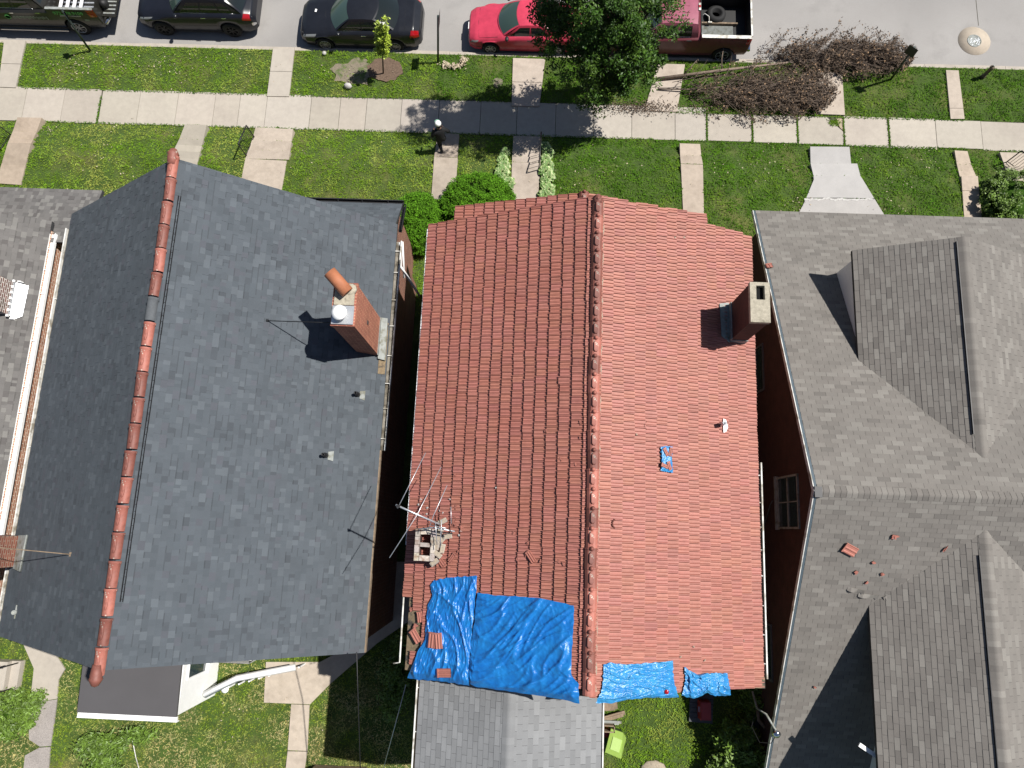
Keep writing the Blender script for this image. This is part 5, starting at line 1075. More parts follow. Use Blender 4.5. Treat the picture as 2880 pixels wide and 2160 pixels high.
C5 = lambda pts: crop(960, 1080, pts)
tarp('small blue tarpaulin patch with four tile pieces in the middle of the sunlit red slope', r2,
     C5([(2070, 408), (2100, 402), (2146, 405)]), C5([(2146, 405), (2142, 480), (2150, 575)]), C5([(2070, 562), (2110, 570), (2150, 575)]), C5([(2070, 408), (2074, 480), (2070, 562)]),
     M['tarp_light'], n=24, m_=34, folds=((.8, 5, .012, 3),), crumple=.012, seed=14)
b = MB(); p = r2(1875, 1946, .17); b.lathe([(.001, 0), (.05, 0), (.045, .012), (.001, .014)], Matrix.Translation(p), 10); simple('red_disc', 'small round red cap lying on the wider pale blue tarpaulin', 'cap', b, M['red_lamp'])

# ================================================================== LOOSE TILES, RUBBLE AND THE FALLEN AERIAL
def loose_tile(mapf, px, py, w_, l_, rot, label, group=None, broken=0, dz=.05, tilt=0, slope=None, name='loose_tile', cat='roof tile', mt=None):
    p = mapf(px, py, dz); p2 = mapf(px+6, py, dz); p3 = mapf(px, py+6, dz); n = (p3-p).cross(p2-p).normalized(); n = n if n.z > 0 else -n
    ex = (p2-p).normalized(); ey = n.cross(ex); T = Matrix.Identity(4)
    for i in range(3): T[i][0] = ex[i]; T[i][1] = ey[i]; T[i][2] = n[i]; T[i][3] = p[i]
    T = T @ Matrix.Rotation(rot, 4, 'Z') @ Matrix.Rotation(tilt, 4, 'Y')
    b = MB(); f = random.uniform(.9, 1.15); c = (f, f, f)
    if broken:
        k = random.randint(4, 6); poly = [(w_*.5*math.cos(a)*random.uniform(.6, 1.15), l_*.5*math.sin(a)*random.uniform(.6, 1.15)) for a in sorted(random.uniform(0, 6.28) for _ in range(k))]
        if len(poly) < 3: poly = [(-w_/2, 0), (w_/2, -.02), (0, l_/2)]
        B = [T @ Vector((x, y, 0)) for x, y in poly]; U = [T @ Vector((x, y, .022)) for x, y in poly]
        b.face(U, 0, c); b.face(B[::-1], 1, c)
        for i in range(k): b.face([B[i-1], B[i], U[i], U[i-1]], 1, c)
        b.box(-w_*.1, w_*.05, -l_*.25, l_*.25, .018, .034, 0, c, M=T)
    else:
        prof = [(-.5, 0), (-.5, .022), (-.42, .036), (-.30, .036), (-.24, .02), (-.06, .02), (0, .036), (.1, .036), (.16, .02), (.4, .02), (.46, .03), (.5, .0)]
        b.grid([[T @ Vector((x*w_, -l_/2, z)) for x, z in prof], [T @ Vector((x*w_, l_/2, z)) for x, z in prof]], 0, c, False)
        for yy in (-l_/2, l_/2): b.face([T @ Vector((x*w_, yy, z)) for x, z in prof], 1, c)
        b.box(-w_*.5, w_*.5, l_/2-.03, l_/2, .02, .04, 0, c, M=T)
    o = b.build(name, mt or [M['tile'], M['tile_edge']]); return tag(o, label, cat, group)
def r3f(px, py, dz=.02): return on(px, py, (0, k3, 1), RYz+k3*RY+dz)
def r3b(px, py, dz=.02): return on(px, py, (0, -k3b, 1), RYz-k3b*RY+dz)
random.seed(21)
q = lambda ox, oy, x, y: (ox+x/2.304, oy+y/2.304)
loose_tile(r2l, *q(960, 1620, 590, 415), .19, .34, -.15, 'clay tile lying upright on the outer blue tarpaulin, the left of a touching pair', 'clay tiles weighing down the outer blue tarpaulin', dz=.17)
loose_tile(r2l, *q(960, 1620, 632, 420), .17, .34, .05, 'clay tile lying upright on the outer blue tarpaulin, the right of a touching pair', 'clay tiles weighing down the outer blue tarpaulin', dz=.175)
loose_tile(r2l, *q(960, 1620, 668, 628), .19, .34, math.pi/2, 'single clay tile lying crosswise near the bottom hem of the outer blue tarpaulin', dz=.17)
loose_tile(r2l, *q(960, 1620, 480, 335), .22, .2, .5, 'orange tile fragment on the bare eave boards left of the tarpaulins', dz=.06, broken=1)
loose_tile(r2l, *q(960, 1620, 482, 390), .17, .33, .6, 'ribbed clay tile sliding off the bare eave boards beside the outer tarpaulin', dz=.08)
loose_tile(r2l, *q(960, 1620, 455, 215), .14, .16, -.4, 'small clay tile piece on the bare eave boards, just below the last tile row', dz=.05, broken=1)
loose_tile(r2l, *q(960, 1620, 510, 265), .13, .24, .1, 'narrow tile strip on the bare boards between eave and outer tarpaulin', dz=.05)
for x, y, r_, lb in ((2100, 440, .5, 'upper left'), (2130, 440, -.3, 'upper right'), (2092, 530, 1.2, 'lower left'), (2122, 530, .3, 'lower right')):
    loose_tile(r2, *q(960, 1080, x, y), .09, .2, r_, 'dark clay tile piece on the small blue patch, '+lb+' of four', 'tile pieces on the small blue patch', dz=.12)
loose_tile(r3b, 2390, 1546, .26, .36, 1.05, 'whole ribbed clay tile lying on the grey shingles of the right-hand house', dz=.05)
loose_tile(r3b, 2517, 1511, .22, .2, .3, 'triangular clay tile fragment on grey shingles, right of the whole tile', dz=.04, broken=1)
loose_tile(r3b, 2659, 1543, .12, .22, -.4, 'narrow clay tile fragment at the valley of the rear grey dormer', dz=.04, broken=1)
loose_tile(r3b, 2292, 1933, .1, .14, .9, 'lone orange tile splinter low on the grey rear slope near its shadow', dz=.03, broken=1)
loose_tile(r3f, 2163, 748, .2, .16, .2, 'orange tile piece at the left edge of the grey front slope', dz=.05)
for x, y in ((2455, 1583), (2407, 1610), (2481, 1614), (2436, 1636)):
    loose_tile(r3b, x, y, .12, .13, random.uniform(0, 3), 'small orange tile shard among grey shingles below the whole fallen tile', 'tile shards on the grey rear slope', dz=.03, broken=1)
gl = 'clay shards scattered on the shaded red slope'
for x, y in ((820, 430), (865, 715), (1550, 250), (1550, 345), (1330, 303), (1495, 390), (1420, 487), (1518, 517), (1482, 632), (738, 590), (1212, 1030), (1120, 968), (1145, 1140), (915, 1148), (1080, 1185), (1290, 1148), (1410, 1150), (740, 800), (735, 855), (742, 925), (760, 1085), (700, 1190), (920, 1040), (1200, 1110), (1440, 1160), (640, 1160), (540, 840)):
    loose_tile(r2l, *q(960, 1080, x, y), .12, .10, random.uniform(0, 3), 'small shard of red clay tile on the shaded slope of the red roof', gl, dz=.05, broken=1)
loose_tile(r2l, *q(960, 1080, 1228, 1120), .12, .28, .6, 'split clay tile standing out above the big tarpaulin on the shaded red slope', dz=.07)
loose_tile(r2l, *q(960, 1080, 720, 1125), .10, .24, -.7, 'clay tile strip lying right of the broken chimney rubble', dz=.07)
loose_tile(r2l, *q(960, 1080, 645, 1150), .13, .26, .7, 'clay tile tipped over at the foot of the broken chimney rubble', dz=.07)
loose_tile(r2l, *q(960, 1080, 735, 905), .22, .2, .9, 'curved clay tile fragment above the broken chimney rubble', dz=.07, broken=1)
loose_tile(r2l, *q(960, 1080, 780, 930), .16, .12, .2, 'clay tile fragment furthest right of the broken chimney rubble', dz=.06, broken=1)
for x, y, lb in ((1970, 270, 'curved dark shard high on the sunlit red slope'), (1765, 905, 'crooked dark shard low on the sunlit red slope near the ridge')):
    b = MB(); p = r2(*q(960, 1080, x, y), .05); b.tube([p+Vector((.02, .1, 0)), p+Vector((-.03, .03, .02)), p+Vector((-.03, -.04, .02)), p+Vector((.02, -.09, 0))], .02, 5); simple('loose_tile', lb, 'roof tile', b, M['tile_edge'])
for mp, x, y in ((r2, *q(1920, 540, 2155-2212+65, 298)), (r2, *q(1920, 1620, 140, 545)), (r2, *q(1920, 1620, 68, 460)), (r2, *q(1920, 1620, 390, 420)), (r2, *q(960, 1620, 2195, 520)), (r2, *q(960, 1080, 1910, 328)), (r2, *q(960, 540, 2158, 298))):
    loose_tile(mp, x, y, .06, .07, random.uniform(0, 3), 'small pale mortar crumb on the sunlit slope of the red roof', 'mortar crumbs on the sunlit slope', dz=.045, broken=1, name='mortar_crumb', cat='rubble', mt=[M['mortar'], M['mortar']])
for x, y in ((518, 748), (503, 780), (560, 803), (640, 820), (555, 843), (705, 745), (660, 835), (1003, 672), (765, 980), (775, 955)):
    loose_tile(r2l, *q(960, 1080, x, y), .06, .07, random.uniform(0, 3), 'white mortar crumb scattered above the broken chimney', 'white mortar crumbs by the broken chimney', dz=.05, broken=1, name='mortar_crumb', cat='rubble', mt=[M['rock'], M['rock']])
# bricks fallen from the chimney
bl = [(658, 890, .5, 'topmost of the rubble bricks, sooty, above the chimney corner'), (640, 960, 1.3, 'rubble brick under the tangle of aerial rods'), (690, 985, .2, 'whitish rubble brick with mortar, furthest right of the heap'), (655, 1065, 1.4, 'large mortared rubble brick halfway down the heap'), (625, 1105, -.6, 'grey rubble brick leaning by the lower right chimney corner'), (605, 1155, .7, 'lowest rubble brick, throwing a shadow below the chimney'), (618, 1045, 1.5, 'rubble brick standing close to the chimney wall'), (660, 1000, .9, 'rubble brick between the rods and the chimney wall'), (625, 1000, 0, 'half rubble brick against the chimney wall')]
for x, y, r_, lb in bl:
    p = r2l(*q(960, 1080, x, y), .10+(.08 if x < 650 else 0)); b = MB(); T = Matrix.Translation(p) @ Matrix.Rotation(r_, 4, 'Z') @ Matrix.Rotation(random.uniform(-.3, .3), 4, 'X'); f = random.uniform(.8, 1.2)
    b.box(-.11, .10, -.055, .05, -.04, .035, 0, (f, f*.97, f*.93), M=T); b.box(-.09, .08, -.04, .05, .034, .05, 1, M=T); tag(b.build('loose_brick', [m_old, M['mortar']]), lb, 'brick', 'bricks fallen from the broken chimney')
# aerial
def ant(x, y, z): return on(*q(960, 1080, x, y), (0, 0, 1), z)
A = empty('tv_aerial', tuple(ant(560, 880, 8.5)), 'fallen television aerial with long thin rods draped over the broken chimney', 'aerial')
b = MB(); b.tube([ant(353, 783, 8.85), ant(490, 845, 8.65), ant(635, 908, 8.45)], .021, 6); b.build('boom', M['galv'], A)
for pts in ([(546, 446, 8.7), (365, 805, 8.85)], [(646, 538, 8.5), (490, 850, 8.66), (312, 1126, 8.8)], [(686, 655, 8.45), (598, 850, 8.5), (565, 942, 8.35)], [(710, 795, 8.3), (712, 905, 8.25)]):
    b = MB(); b.tube([ant(*p_) for p_ in pts], .009, 5); b.build('rod', M['galv'], A)
for i, pts in enumerate(([(500, 940, 8.1), (600, 930, 8.15), (735, 955, 8.2)], [(610, 900, 8.3), (620, 1040, 8.1)], [(650, 880, 8.3), (640, 1060, 8.1)], [(600, 950, 8.1), (720, 970, 8.2), (700, 940, 8.2)], [(580, 915, 8.2), (680, 935, 8.3)])):
    b = MB(); b.tube([ant(*p_) for p_ in pts], .016 if i in (0, 3) else .010, 5); b.build('bent_arm', M['galv'] if i != 3 else M['black_metal'], A)
b = MB(); p = ant(368, 792, 8.85); b.box(p.x-.04, p.x+.04, p.y-.03, p.y+.03, p.z-.03, p.z+.02); b.build('clamp', M['black_metal'], A)
b = MB(); b.tube([at(1003, 1835, 6.4), at(1008, 1990, 5.6), at(1016, 2240, 5.2)], .014, 5); simple('overhead_cable', 'dark service cable hanging over the shaded rear lawn, left of two', 'cable', b, M['black_metal'], 'cables over the rear lawn')
b = MB(); b.tube([at(1142, 1925, 5.9), at(1110, 2045, 5.4), at(1068, 2200, 5.1)], .010, 5); simple('overhead_cable', 'thin pale cable hanging beside the grey rear wing, right of two', 'cable', b, M['galv'], 'cables over the rear lawn')
fl = on(2182, 2060, (0, -k3b, 1), RYz-k3b*RY+.1)
F_ = empty('floodlight', tuple(fl), 'round silver floodlight on a bent pipe at the rear left edge of the grey roof', 'lamp')
b = MB(); b.lathe([(.03, -.1), (.05, -.05), (.11, .02), (.12, .07), (.08, .12), (.001, .14)], Matrix.Translation(fl) @ Matrix.Rotation(.5, 4, 'X'), 14); b.build('lamp_head', M['chrome'], F_)
b = MB(); b.tube([fl+Vector((0, .05, .02)), fl+Vector((-.25, .45, .02)), fl+Vector((-.36, .5, -.4)), fl+Vector((-.42, .9, -.6))], .03, 6); b.build('pipe', M['lead'], F_)
b = MB(); b.tube([fl+Vector((.02, -.05, 0)), fl+Vector((-.1, -.3, -.1)), fl+Vector((-.35, -.35, -.3)), fl+Vector((-.5, 0, -.5)), fl+Vector((-.4, .3, -.5))], .012, 5); b.build('cable', M['black'], F_)

# ================================================================== STREET FURNITURE AND RAILS
def post(b0, t0, zt, label, plate, shadowdir, grp='sign posts along the kerb', wd=.3, ht=.45, face=None):
    B = gat(*b0); T_ = at(t0[0], t0[1], zt); e = empty('street_sign', tuple(B), label, 'sign post', grp)
    b = MB(); b.tube([B, T_], .042, 6); b.build('pole', M['steel_post'], e)
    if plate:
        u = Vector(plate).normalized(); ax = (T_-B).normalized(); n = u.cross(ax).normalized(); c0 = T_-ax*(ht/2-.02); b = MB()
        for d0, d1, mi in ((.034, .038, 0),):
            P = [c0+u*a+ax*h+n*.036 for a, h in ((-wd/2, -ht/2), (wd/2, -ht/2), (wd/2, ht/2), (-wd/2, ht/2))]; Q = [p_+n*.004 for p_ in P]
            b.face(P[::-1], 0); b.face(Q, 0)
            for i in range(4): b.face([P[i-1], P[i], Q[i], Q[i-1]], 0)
        b.build('sign_plate', M['black_metal'], e)  # plate faces coloured black to stand for the unlit back
    return e
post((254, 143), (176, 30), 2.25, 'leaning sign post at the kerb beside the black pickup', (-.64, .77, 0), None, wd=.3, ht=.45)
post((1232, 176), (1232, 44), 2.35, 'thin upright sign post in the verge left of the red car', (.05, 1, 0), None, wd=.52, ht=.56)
post((2506, 223), (2572, 132), 2.15, 'sign post with a shade-dark back to its plate beside the brown branch heap', (.79, -.61, 0), None, wd=.36, ht=.46)
hb = gat(2763, 217); H_ = empty('bollard', tuple(hb), 'short brown pipe stump with a round cap in the verge below the manhole', 'bollard')
b = MB(); b.lathe([(.09, 0), (.085, .1), (.07, .12), (.07, .52), (.085, .54), (.085, .6), (.05, .64), (.001, .65)], Matrix.Translation(hb), 14); b.build('pipe', mat('rusty_pipe', (.16, .12, .08), .8, col2=(.3, .24, .16), c2s=8), H_)
b = MB(); b.lathe([(.03, .65), (.03, .69), (.001, .69)], Matrix.Translation(hb), 6); b.build('cap', M['lead'], H_)
def rail(label, P0, P1, h, n, zb0=None, zb1=None, gap=.1, grp='iron handrails beside the front steps'):
    P0, P1 = Vector(P0), Vector(P1); e = empty('handrail', tuple(P0.lerp(P1, .5)), label, 'handrail', grp); up = Vector((0, 0, 1))
    for q_ in (P0, P1): b = MB(); b.tube([q_, q_+up*h], .022, 6); b.build('post', M['black_metal'], e)
    b = MB(); b.tube([P0+up*h, P1+up*h], .026, 6); b.build('top_rail', M['black_metal'], e); b = MB(); b.tube([P0+up*gap, P1+up*gap], .014, 5); b.build('bottom_rail', M['black_metal'], e)
    for i in range(1, n): q_ = P0.lerp(P1, i/n); b = MB(); b.tube([q_+up*gap, q_+up*h], .0095, 4); b.build('baluster', M['black_metal'], e)
    return e
def gp(x, y, dz=0): return gat(x, y, dz)
rail('black iron handrail beside the front steps above the dark roof', gp(717, 388), gp(695, 440), .85, 11)
rail('black iron handrail cut off by the left picture edge', gp(34, 382), gp(6, 424), .85, 10)
rail('black iron handrail beside the right row of hostas', gp(1521, 404), gp(1516, 478), .8, 9)
rail('black iron handrail over the bush at the right picture edge', gp(2828, 458), gp(2885, 500), .85, 9)
# ================================================================== PERSON
def person():
    ft = Vector((-3.47, 13.38, 0)); d = Vector((-.34, .94, 0)).normalized(); r_ = Vector((d.y, -d.x, 0)); base = Vector((-3.45, 13.62, 0))
    Z = lambda fwd, side, z: base+d*fwd+r_*side+Vector((0, 0, z))
    zl, zr = gz(0, 13.38)+.06, gz(0, 13.95)+.08; V, E, Rr = [], [], []
    def v(p, r): V.append(p); Rr.append(r); return len(V)-1
    def e(a, b_): E.append((a, b_))
    pel = v(Z(0, 0, 1.36), .145); wa = v(Z(0, 0, 1.52), .135); ch = v(Z(.02, 0, 1.76), .165); nb = v(Z(.03, 0, 1.90), .09); nk = v(Z(.05, 0, 1.97), .058); hd = v(Z(.075, 0, 2.07), .088); ht = v(Z(.08, 0, 2.17), .082)
    for a, b_ in ((pel, wa), (wa, ch), (ch, nb), (nb, nk), (nk, hd), (hd, ht)): e(a, b_)
    for sg, fz, ff in ((-1, zl, -.24), (1, zr, .34)):
        h = v(Z(0, sg*.09, 1.28), .105); k = v(Z(ff*.5+.10, sg*.10, (1.28+fz)/2+.03), .07); a = v(Z(ff-.02, sg*.10, fz+.09), .045); to = v(Z(ff+.16, sg*.11, fz+.035), .042)
        e(pel, h); e(h, k); e(k, a); e(a, to)
    hands = []
    for sg in (-1, 1):
        s_ = v(Z(.0, sg*.17, 1.83), .075); el = v(Z(-.02, sg*.33, 1.60), .055); wr = v(Z(.20, sg*.22, 1.50), .034); pa = v(Z(.27, sg*.17, 1.49), .032)
        e(ch, s_); e(s_, el); e(el, wr); e(wr, pa); hands.append(V[pa])
        for i, (dx, ln) in enumerate(((-.03, .07), (-.01, .08), (.01, .075), (.03, .06))):
            f1 = v(V[pa]+d*.045+Vector((0, 0, dx)), .0095); f2 = v(V[pa]+d*(.045+ln*.6)-r_*sg*.02+Vector((0, 0, dx)), .009); f3 = v(V[pa]+d*(.03+ln*.7)-r_*sg*.045+Vector((0, 0, dx)), .008); e(pa, f1); e(f1, f2); e(f2, f3)
        t1 = v(V[pa]-r_*sg*.035+Vector((0, 0, .03)), .011); t2 = v(V[pa]+d*.03-r_*sg*.06+Vector((0, 0, .04)), .0095); e(pa, t1); e(t1, t2)
    org = Vector((base.x, base.y, min(zl, zr)-.06)); me = bpy.data.meshes.new('p'); me.from_pydata([tuple(p-org) for p in V], E, [])
    o = link(bpy.data.objects.new('p', me)); sk = o.modifiers.new('s', 'SKIN'); o.modifiers.new('u', 'SUBSURF').levels = 1
    for i, r0 in enumerate(Rr): me.skin_vertices[0].data[i].radius = (r0*(1.16 if r0 > .045 and V[i].z < 1.93 else 1),)*2
    me.skin_vertices[0].data[pel].use_root = True
    bpy.context.view_layer.update(); m2 = bpy.data.meshes.new_from_object(o.evaluated_get(bpy.context.evaluated_depsgraph_get())); bpy.data.objects.remove(o)
    m2.materials.clear(); m2.materials.append(mat('black_clothing', (.010, .010, .012), .85, var=.15, bump=.4, bs=15)); m2.materials.append(mat('skin', (.22, .12, .08), .6, var=.05)); 
    hp = [h_-org for h_ in hands]
    for pg in m2.polygons:
        c = pg.center; pg.use_smooth = True; pg.material_index = 1 if (c.z+org.z > 1.955 or any((c-h_).length < .105 for h_ in hp)) else 0
    po = link(bpy.data.objects.new('person', m2)); po.location = org; WL[po.name] = org
    tag(po, 'person in black clothes and a white cap with green peak stepping down to the pavement', 'person')
    hc = Z(.078, 0, 2.13); T = Matrix.Translation(hc) @ d.to_track_quat('X', 'Z').to_matrix().to_4x4()
    b = MB(); b.lathe([(.112, -.01), (.114, .03), (.10, .075), (.065, .108), (.001, .12)], T, 18, 0); cp = b.build('cap', M['white'], po)
    g2 = mat('green_cloth', (.06, .32, .17), .8, var=.1); b = MB(); rows = [[T @ Vector(((.117*math.cos(a)*k), .117*math.sin(a)*k, z)) for a in np.linspace(-.8, .8, 9)] for k, z in ((1, -.005), (1.0, .04), (.8, .09))]; b.grid(rows, 0, (1, 1, 1), True); b.build('front_panel', g2, cp)
    b = MB(); rows = [[T @ Vector((.105*math.cos(a)+x_*math.cos(a*.6), .105*math.sin(a)*(1+x_), .0-x_*.15)) for a in np.linspace(-.9, .9, 9)] for x_ in (0, .05, .085)]; b.grid(rows, 0, (1, 1, 1), True); b.build('peak', mat('pale_green_cloth', (.20, .42, .30), .8, var=.1), cp)
    T2 = Matrix.Translation(Z(.075, 0, 2.07)) @ d.to_track_quat('X', 'Z').to_matrix().to_4x4(); b = MB(); b.lathe([(.05, -.07), (.094, -.03), (.098, .03), (.09, .06)], T2 @ Matrix.Translation((-.018, 0, 0)), 14); b.build('hair', M['black'], po)
    b = MB(); b.box(.085, .115, -.012, .012, -.02, .015, 0, M=T2); [b.box(.083, .093, s_*.034-.012, s_*.034+.012, .015, .025, 1, M=T2) for s_ in (-1, 1)]; b.box(.08, .092, -.025, .025, -.05, -.043, 1, M=T2); [b.box(-.015, .015, s_*.096-.008, s_*.096+.008, -.025, .025, 0, M=T2) for s_ in (-1, 1)]; b.build('face', [m2.materials[1], M['black']], po)
person()
# ================================================================== VEGETATION
def proj_ok(X, Y, Z, mg=.12):
    dx, dy, dz = X-CP.x, Y-CP.y, Z-CP.z; w_ = dx*Fv.x+dy*Fv.y+dz*Fv.z; u = (dx*Rv.x+dy*Rv.y+dz*Rv.z)/w_*FPX/1440; v = (dx*Uv.x+dy*Uv.y+dz*Uv.z)/w_*FPX/1080
    return (np.abs(u) < 1+mg) & (np.abs(v) < 1+mg)
GZ = np.vectorize(gz)
def grass(name, region, dens, mt, ln=(.055, .12), label=None, asp=.2, excl=()):
    xs_, ys_ = [p[0] for p in region], [p[1] for p in region]; n = int((max(xs_)-min(xs_))*(max(ys_)-min(ys_))*dens)
    X = rng.uniform(min(xs_), max(xs_), n); Y = rng.uniform(min(ys_), max(ys_), n); ok = inpoly(X, Y, region)
    for w_ in WALKS+FOOT+MULCH+list(excl): ok &= ~inpoly(X, Y, w_)
    for w_ in WORN: ok &= ~(inpoly(X, Y, w_) & (rng.random(n) < .62))
    X, Y = X[ok], Y[ok]; Z = GZ(X, Y); ok = proj_ok(X, Y, Z); X, Y, Z = X[ok], Y[ok], Z[ok]; n = len(X)
    # clumps: denser and longer in patches
    nz = np.array([noise.noise(Vector((x*1.7, y*1.7, 0)))+.6*noise.noise(Vector((x*6, y*6, 2))) for x, y in zip(X, Y)])
    keep = rng.random(n) < np.clip(.85+nz*.8, .25, 1); X, Y, Z, nz = X[keep], Y[keep], Z[keep], nz[keep]; n = len(X)
    L = rng.uniform(ln[0], ln[1], n)*(1+.35*nz); P = np.stack([X, Y, Z-.012+L*.22], 1)
    lean = rng.normal(size=(n, 3)); lean[:, 2] = np.abs(lean[:, 2])*.55+.15
    hue = np.ones((n, 3), dtype=np.float32); g = rng.random(n); hue[:, 0] = 1+.25*(g-.5)-.18*nz; hue[:, 2] = 1+.3*(rng.random(n)-.5); hue[:, 1] = 1-.12*nz
    o = cards(name, P, L, mt, None, asp, .9, .30, hue=np.clip(hue, .5, 1.6), origin=(0, 0, 0), lean=lean)
    return tag(o, label, 'grass', None, 'stuff')
VG = [(-40, 15.6), (40, 15.6), (40, YK-.02), (-40, YK-.02)]
grass('grass', [(-24, 15.86), (-3.9, 15.86), (-3.9, YK), (-24, YK)], 640, M['blade'], label='bright short grass of the verge left of the young tree and around it')
grass('grass', [(-3.9, 15.86), (4.6, 15.86), (4.6, 15.6), (24, 15.6), (24, YK), (-3.9, YK)], 640, M['blade_deep'], (.06, .13), 'deep green grass of the verge on the right, under the large tree')
grass('grass', [(-24, 7), (.6, 7), (.6, 14.5), (-24, 14.5)], 600, M['blade'], label='mown front lawns on the left and middle, sloping to the pavement')
grass('grass', [(.6, 7), (24, 7), (24, 14.48), (.6, 14.48)], 640, M['blade_deep'], (.06, .13), 'lush dark front lawns on the right, sloping to the pavement')
grass('grass', [(-18, -9), (-2.2, -9), (-2.2, -2.8), (-18, -2.8)], 700, M['blade_pale'], (.05, .105), 'patchy pale rear lawn at the bottom left')
grass('grass', [(1.9, -8), (7.3, -8), (7.3, -2.8), (1.9, -2.8)], 700, M['blade'], (.06, .12), 'green rear lawn at the bottom right, half in shade')
# tufts in pavement joints
PX, PY = [], []
for x in GRASSY:
    k = 170; PX += list(x+rng.normal(0, .022, k)); PY += list(rng.uniform(14.46, 15.62, k))
for (x0_, x1_, yy) in ((5.0, 16, 14.46), (5.0, 16, 15.62), (-20, 4.4, 14.49), (-20, 4.4, 15.88)):
    k = int((x1_-x0_)*60); PX += list(rng.uniform(x0_, x1_, k)); PY += list(yy+rng.normal(0, .022, k))
a = at(2345, 345, .2); k = 260; PX += list(a.x+rng.normal(0, .12, k)); PY += list(a.y+rng.normal(0, .07, k))
PX, PY = np.array(PX), np.array(PY); P = np.stack([PX, PY, GZ(PX, PY)+.03], 1)
tag(cards('joint_weeds', P, rng.uniform(.05, .1, len(P)), M['blade_deep'], None, .25, .8, .4, origin=(0, 0, 0)), 'weeds growing in the cracks of the pavement', 'weeds', None, 'stuff')
# fallen leaves scattered over lawns, and the heap by the middle sign post
PX, PY = [], []
for cx, cy, sx, sy, k in ((400, 190, 330, 45, 230), (1000, 220, 180, 40, 40), (330, 420, 160, 70, 70), (1650, 470, 160, 60, 60), (2100, 470, 120, 60, 60), (2560, 470, 100, 60, 60), (2240, 585, 30, 30, 30), (2500, 570, 40, 40, 30), (130, 365, 30, 14, 30), (2110, 150, 60, 40, 260), (2350, 200, 160, 30, 30), (930, 430, 160, 60, 20), (720, 2000, 120, 80, 25), (195, 195, 40, 30, 40)):
    for _ in range(k): p = gat(cx+random.gauss(0, sx*.6), cy+random.gauss(0, sy*.6)); PX.append(p.x); PY.append(p.y)
PX, PY = np.array(PX), np.array(PY); ok = np.ones(len(PX), bool)
for w_ in FOOT: ok &= ~inpoly(PX, PY, w_)
ok &= PY < YK-.05
PX, PY = PX[ok], PY[ok]; P = np.stack([PX, PY, GZ(PX, PY)+.05], 1)
tag(cards('fallen_leaves', P, rng.uniform(.03, .075, len(P)), M['litter'], None, .55, .8, .35, origin=(0, 0, 0)), 'pale dry leaves scattered over the lawns', 'leaves', None, 'stuff')
c0 = gat(1275, 186); th = rng.uniform(-2.6, .5, 170); P = np.stack([c0.x+.42*np.cos(th)+rng.normal(0, .09, 170), c0.y+.2+.28*np.sin(th)+rng.normal(0, .07, 170), np.full(170, gz(0, c0.y)+.07)+rng.uniform(0, .06, 170)], 1)
tag(cards('leaf_heap', P, rng.uniform(.07, .15, 170), M['litter'], None, .5, .8, .35), 'curved heap of dry curled leaves at the foot of the middle sign post', 'leaf heap')
b = MB(); p = gat(980, 245); T = Matrix.Translation(p+Vector((0, 0, .05))); b.lathe([(.05, -.05), (.16, 0), (.15, .08), (.07, .13), (.001, .14)], T @ Matrix.Diagonal((1, .7, 1, 1)) @ Matrix.Rotation(.4, 4, 'X'), 7); simple('rock', 'whitish rock on the bare soil left of the young tree', 'rock', b, M['rock'])
b = MB(); p = gat(913, 152); T = Matrix.Translation(p+Vector((0, 0, .04))); b.lathe([(.04, -.04), (.09, 0), (.08, .05), (.001, .08)], T, 6); simple('rock', 'small grey stone at the kerb near the front of the black saloon', 'rock', b, M['rock'])

def crown(root, lobes, n, size, mt, asp=.5, name='crown', clump=.42, up=.5, tint=.35, gap=.0, per=90, shell=.55, flat=1):
    """leaves gathered in many clumps spread through each lobe (cx, cy, cz, rx, ry, rz)"""
    vol = np.array([l[3]*l[4]*l[5] for l in lobes]); pts = []; tn = []
    for l, nn in zip(lobes, (n*vol/vol.sum()).astype(int)):
        kc = max(4, nn//per); u = rng.normal(size=(kc, 3)); u /= np.linalg.norm(u, axis=1)[:, None]; r = rng.uniform(shell, 1, kc)[:, None]
        c = u*r*np.array(l[3:6])+np.array(l[:3]); cr = clump*rng.uniform(.6, 1.3, kc)
        idx = rng.integers(0, kc, nn); dlt = rng.normal(size=(nn, 3)); dlt /= np.linalg.norm(dlt, axis=1)[:, None]+1e-9; dlt *= (rng.random(nn)**.45)[:, None]*cr[idx][:, None]; dlt[:, 2] *= .75*flat
        pts.append(c[idx]+dlt); tn.append(.75+.5*rng.random(kc)[idx])
    P = np.concatenate(pts); tn = np.concatenate(tn); hue = np.stack([tn, tn, tn], 1)
    return cards(name, P, rng.uniform(size*.7, size*1.3, len(P)), mt, root, asp, up, tint, hue=hue)
def branches(root, base, tips, r0, mt, name='limb', seg=5, wob=.25):
    for t_ in tips:
        b = MB(); t_ = Vector(t_); base = Vector(base); pts = [base.lerp(t_, i/seg)+Vector((random.uniform(-wob, wob), random.uniform(-wob, wob), random.uniform(-.1, .1)))*(math.sin(math.pi*i/seg)) for i in range(seg+1)]
        b.tube(pts, [r0*(1-.85*i/seg) for i in range(seg+1)], 6); b.build(name, mt, root)
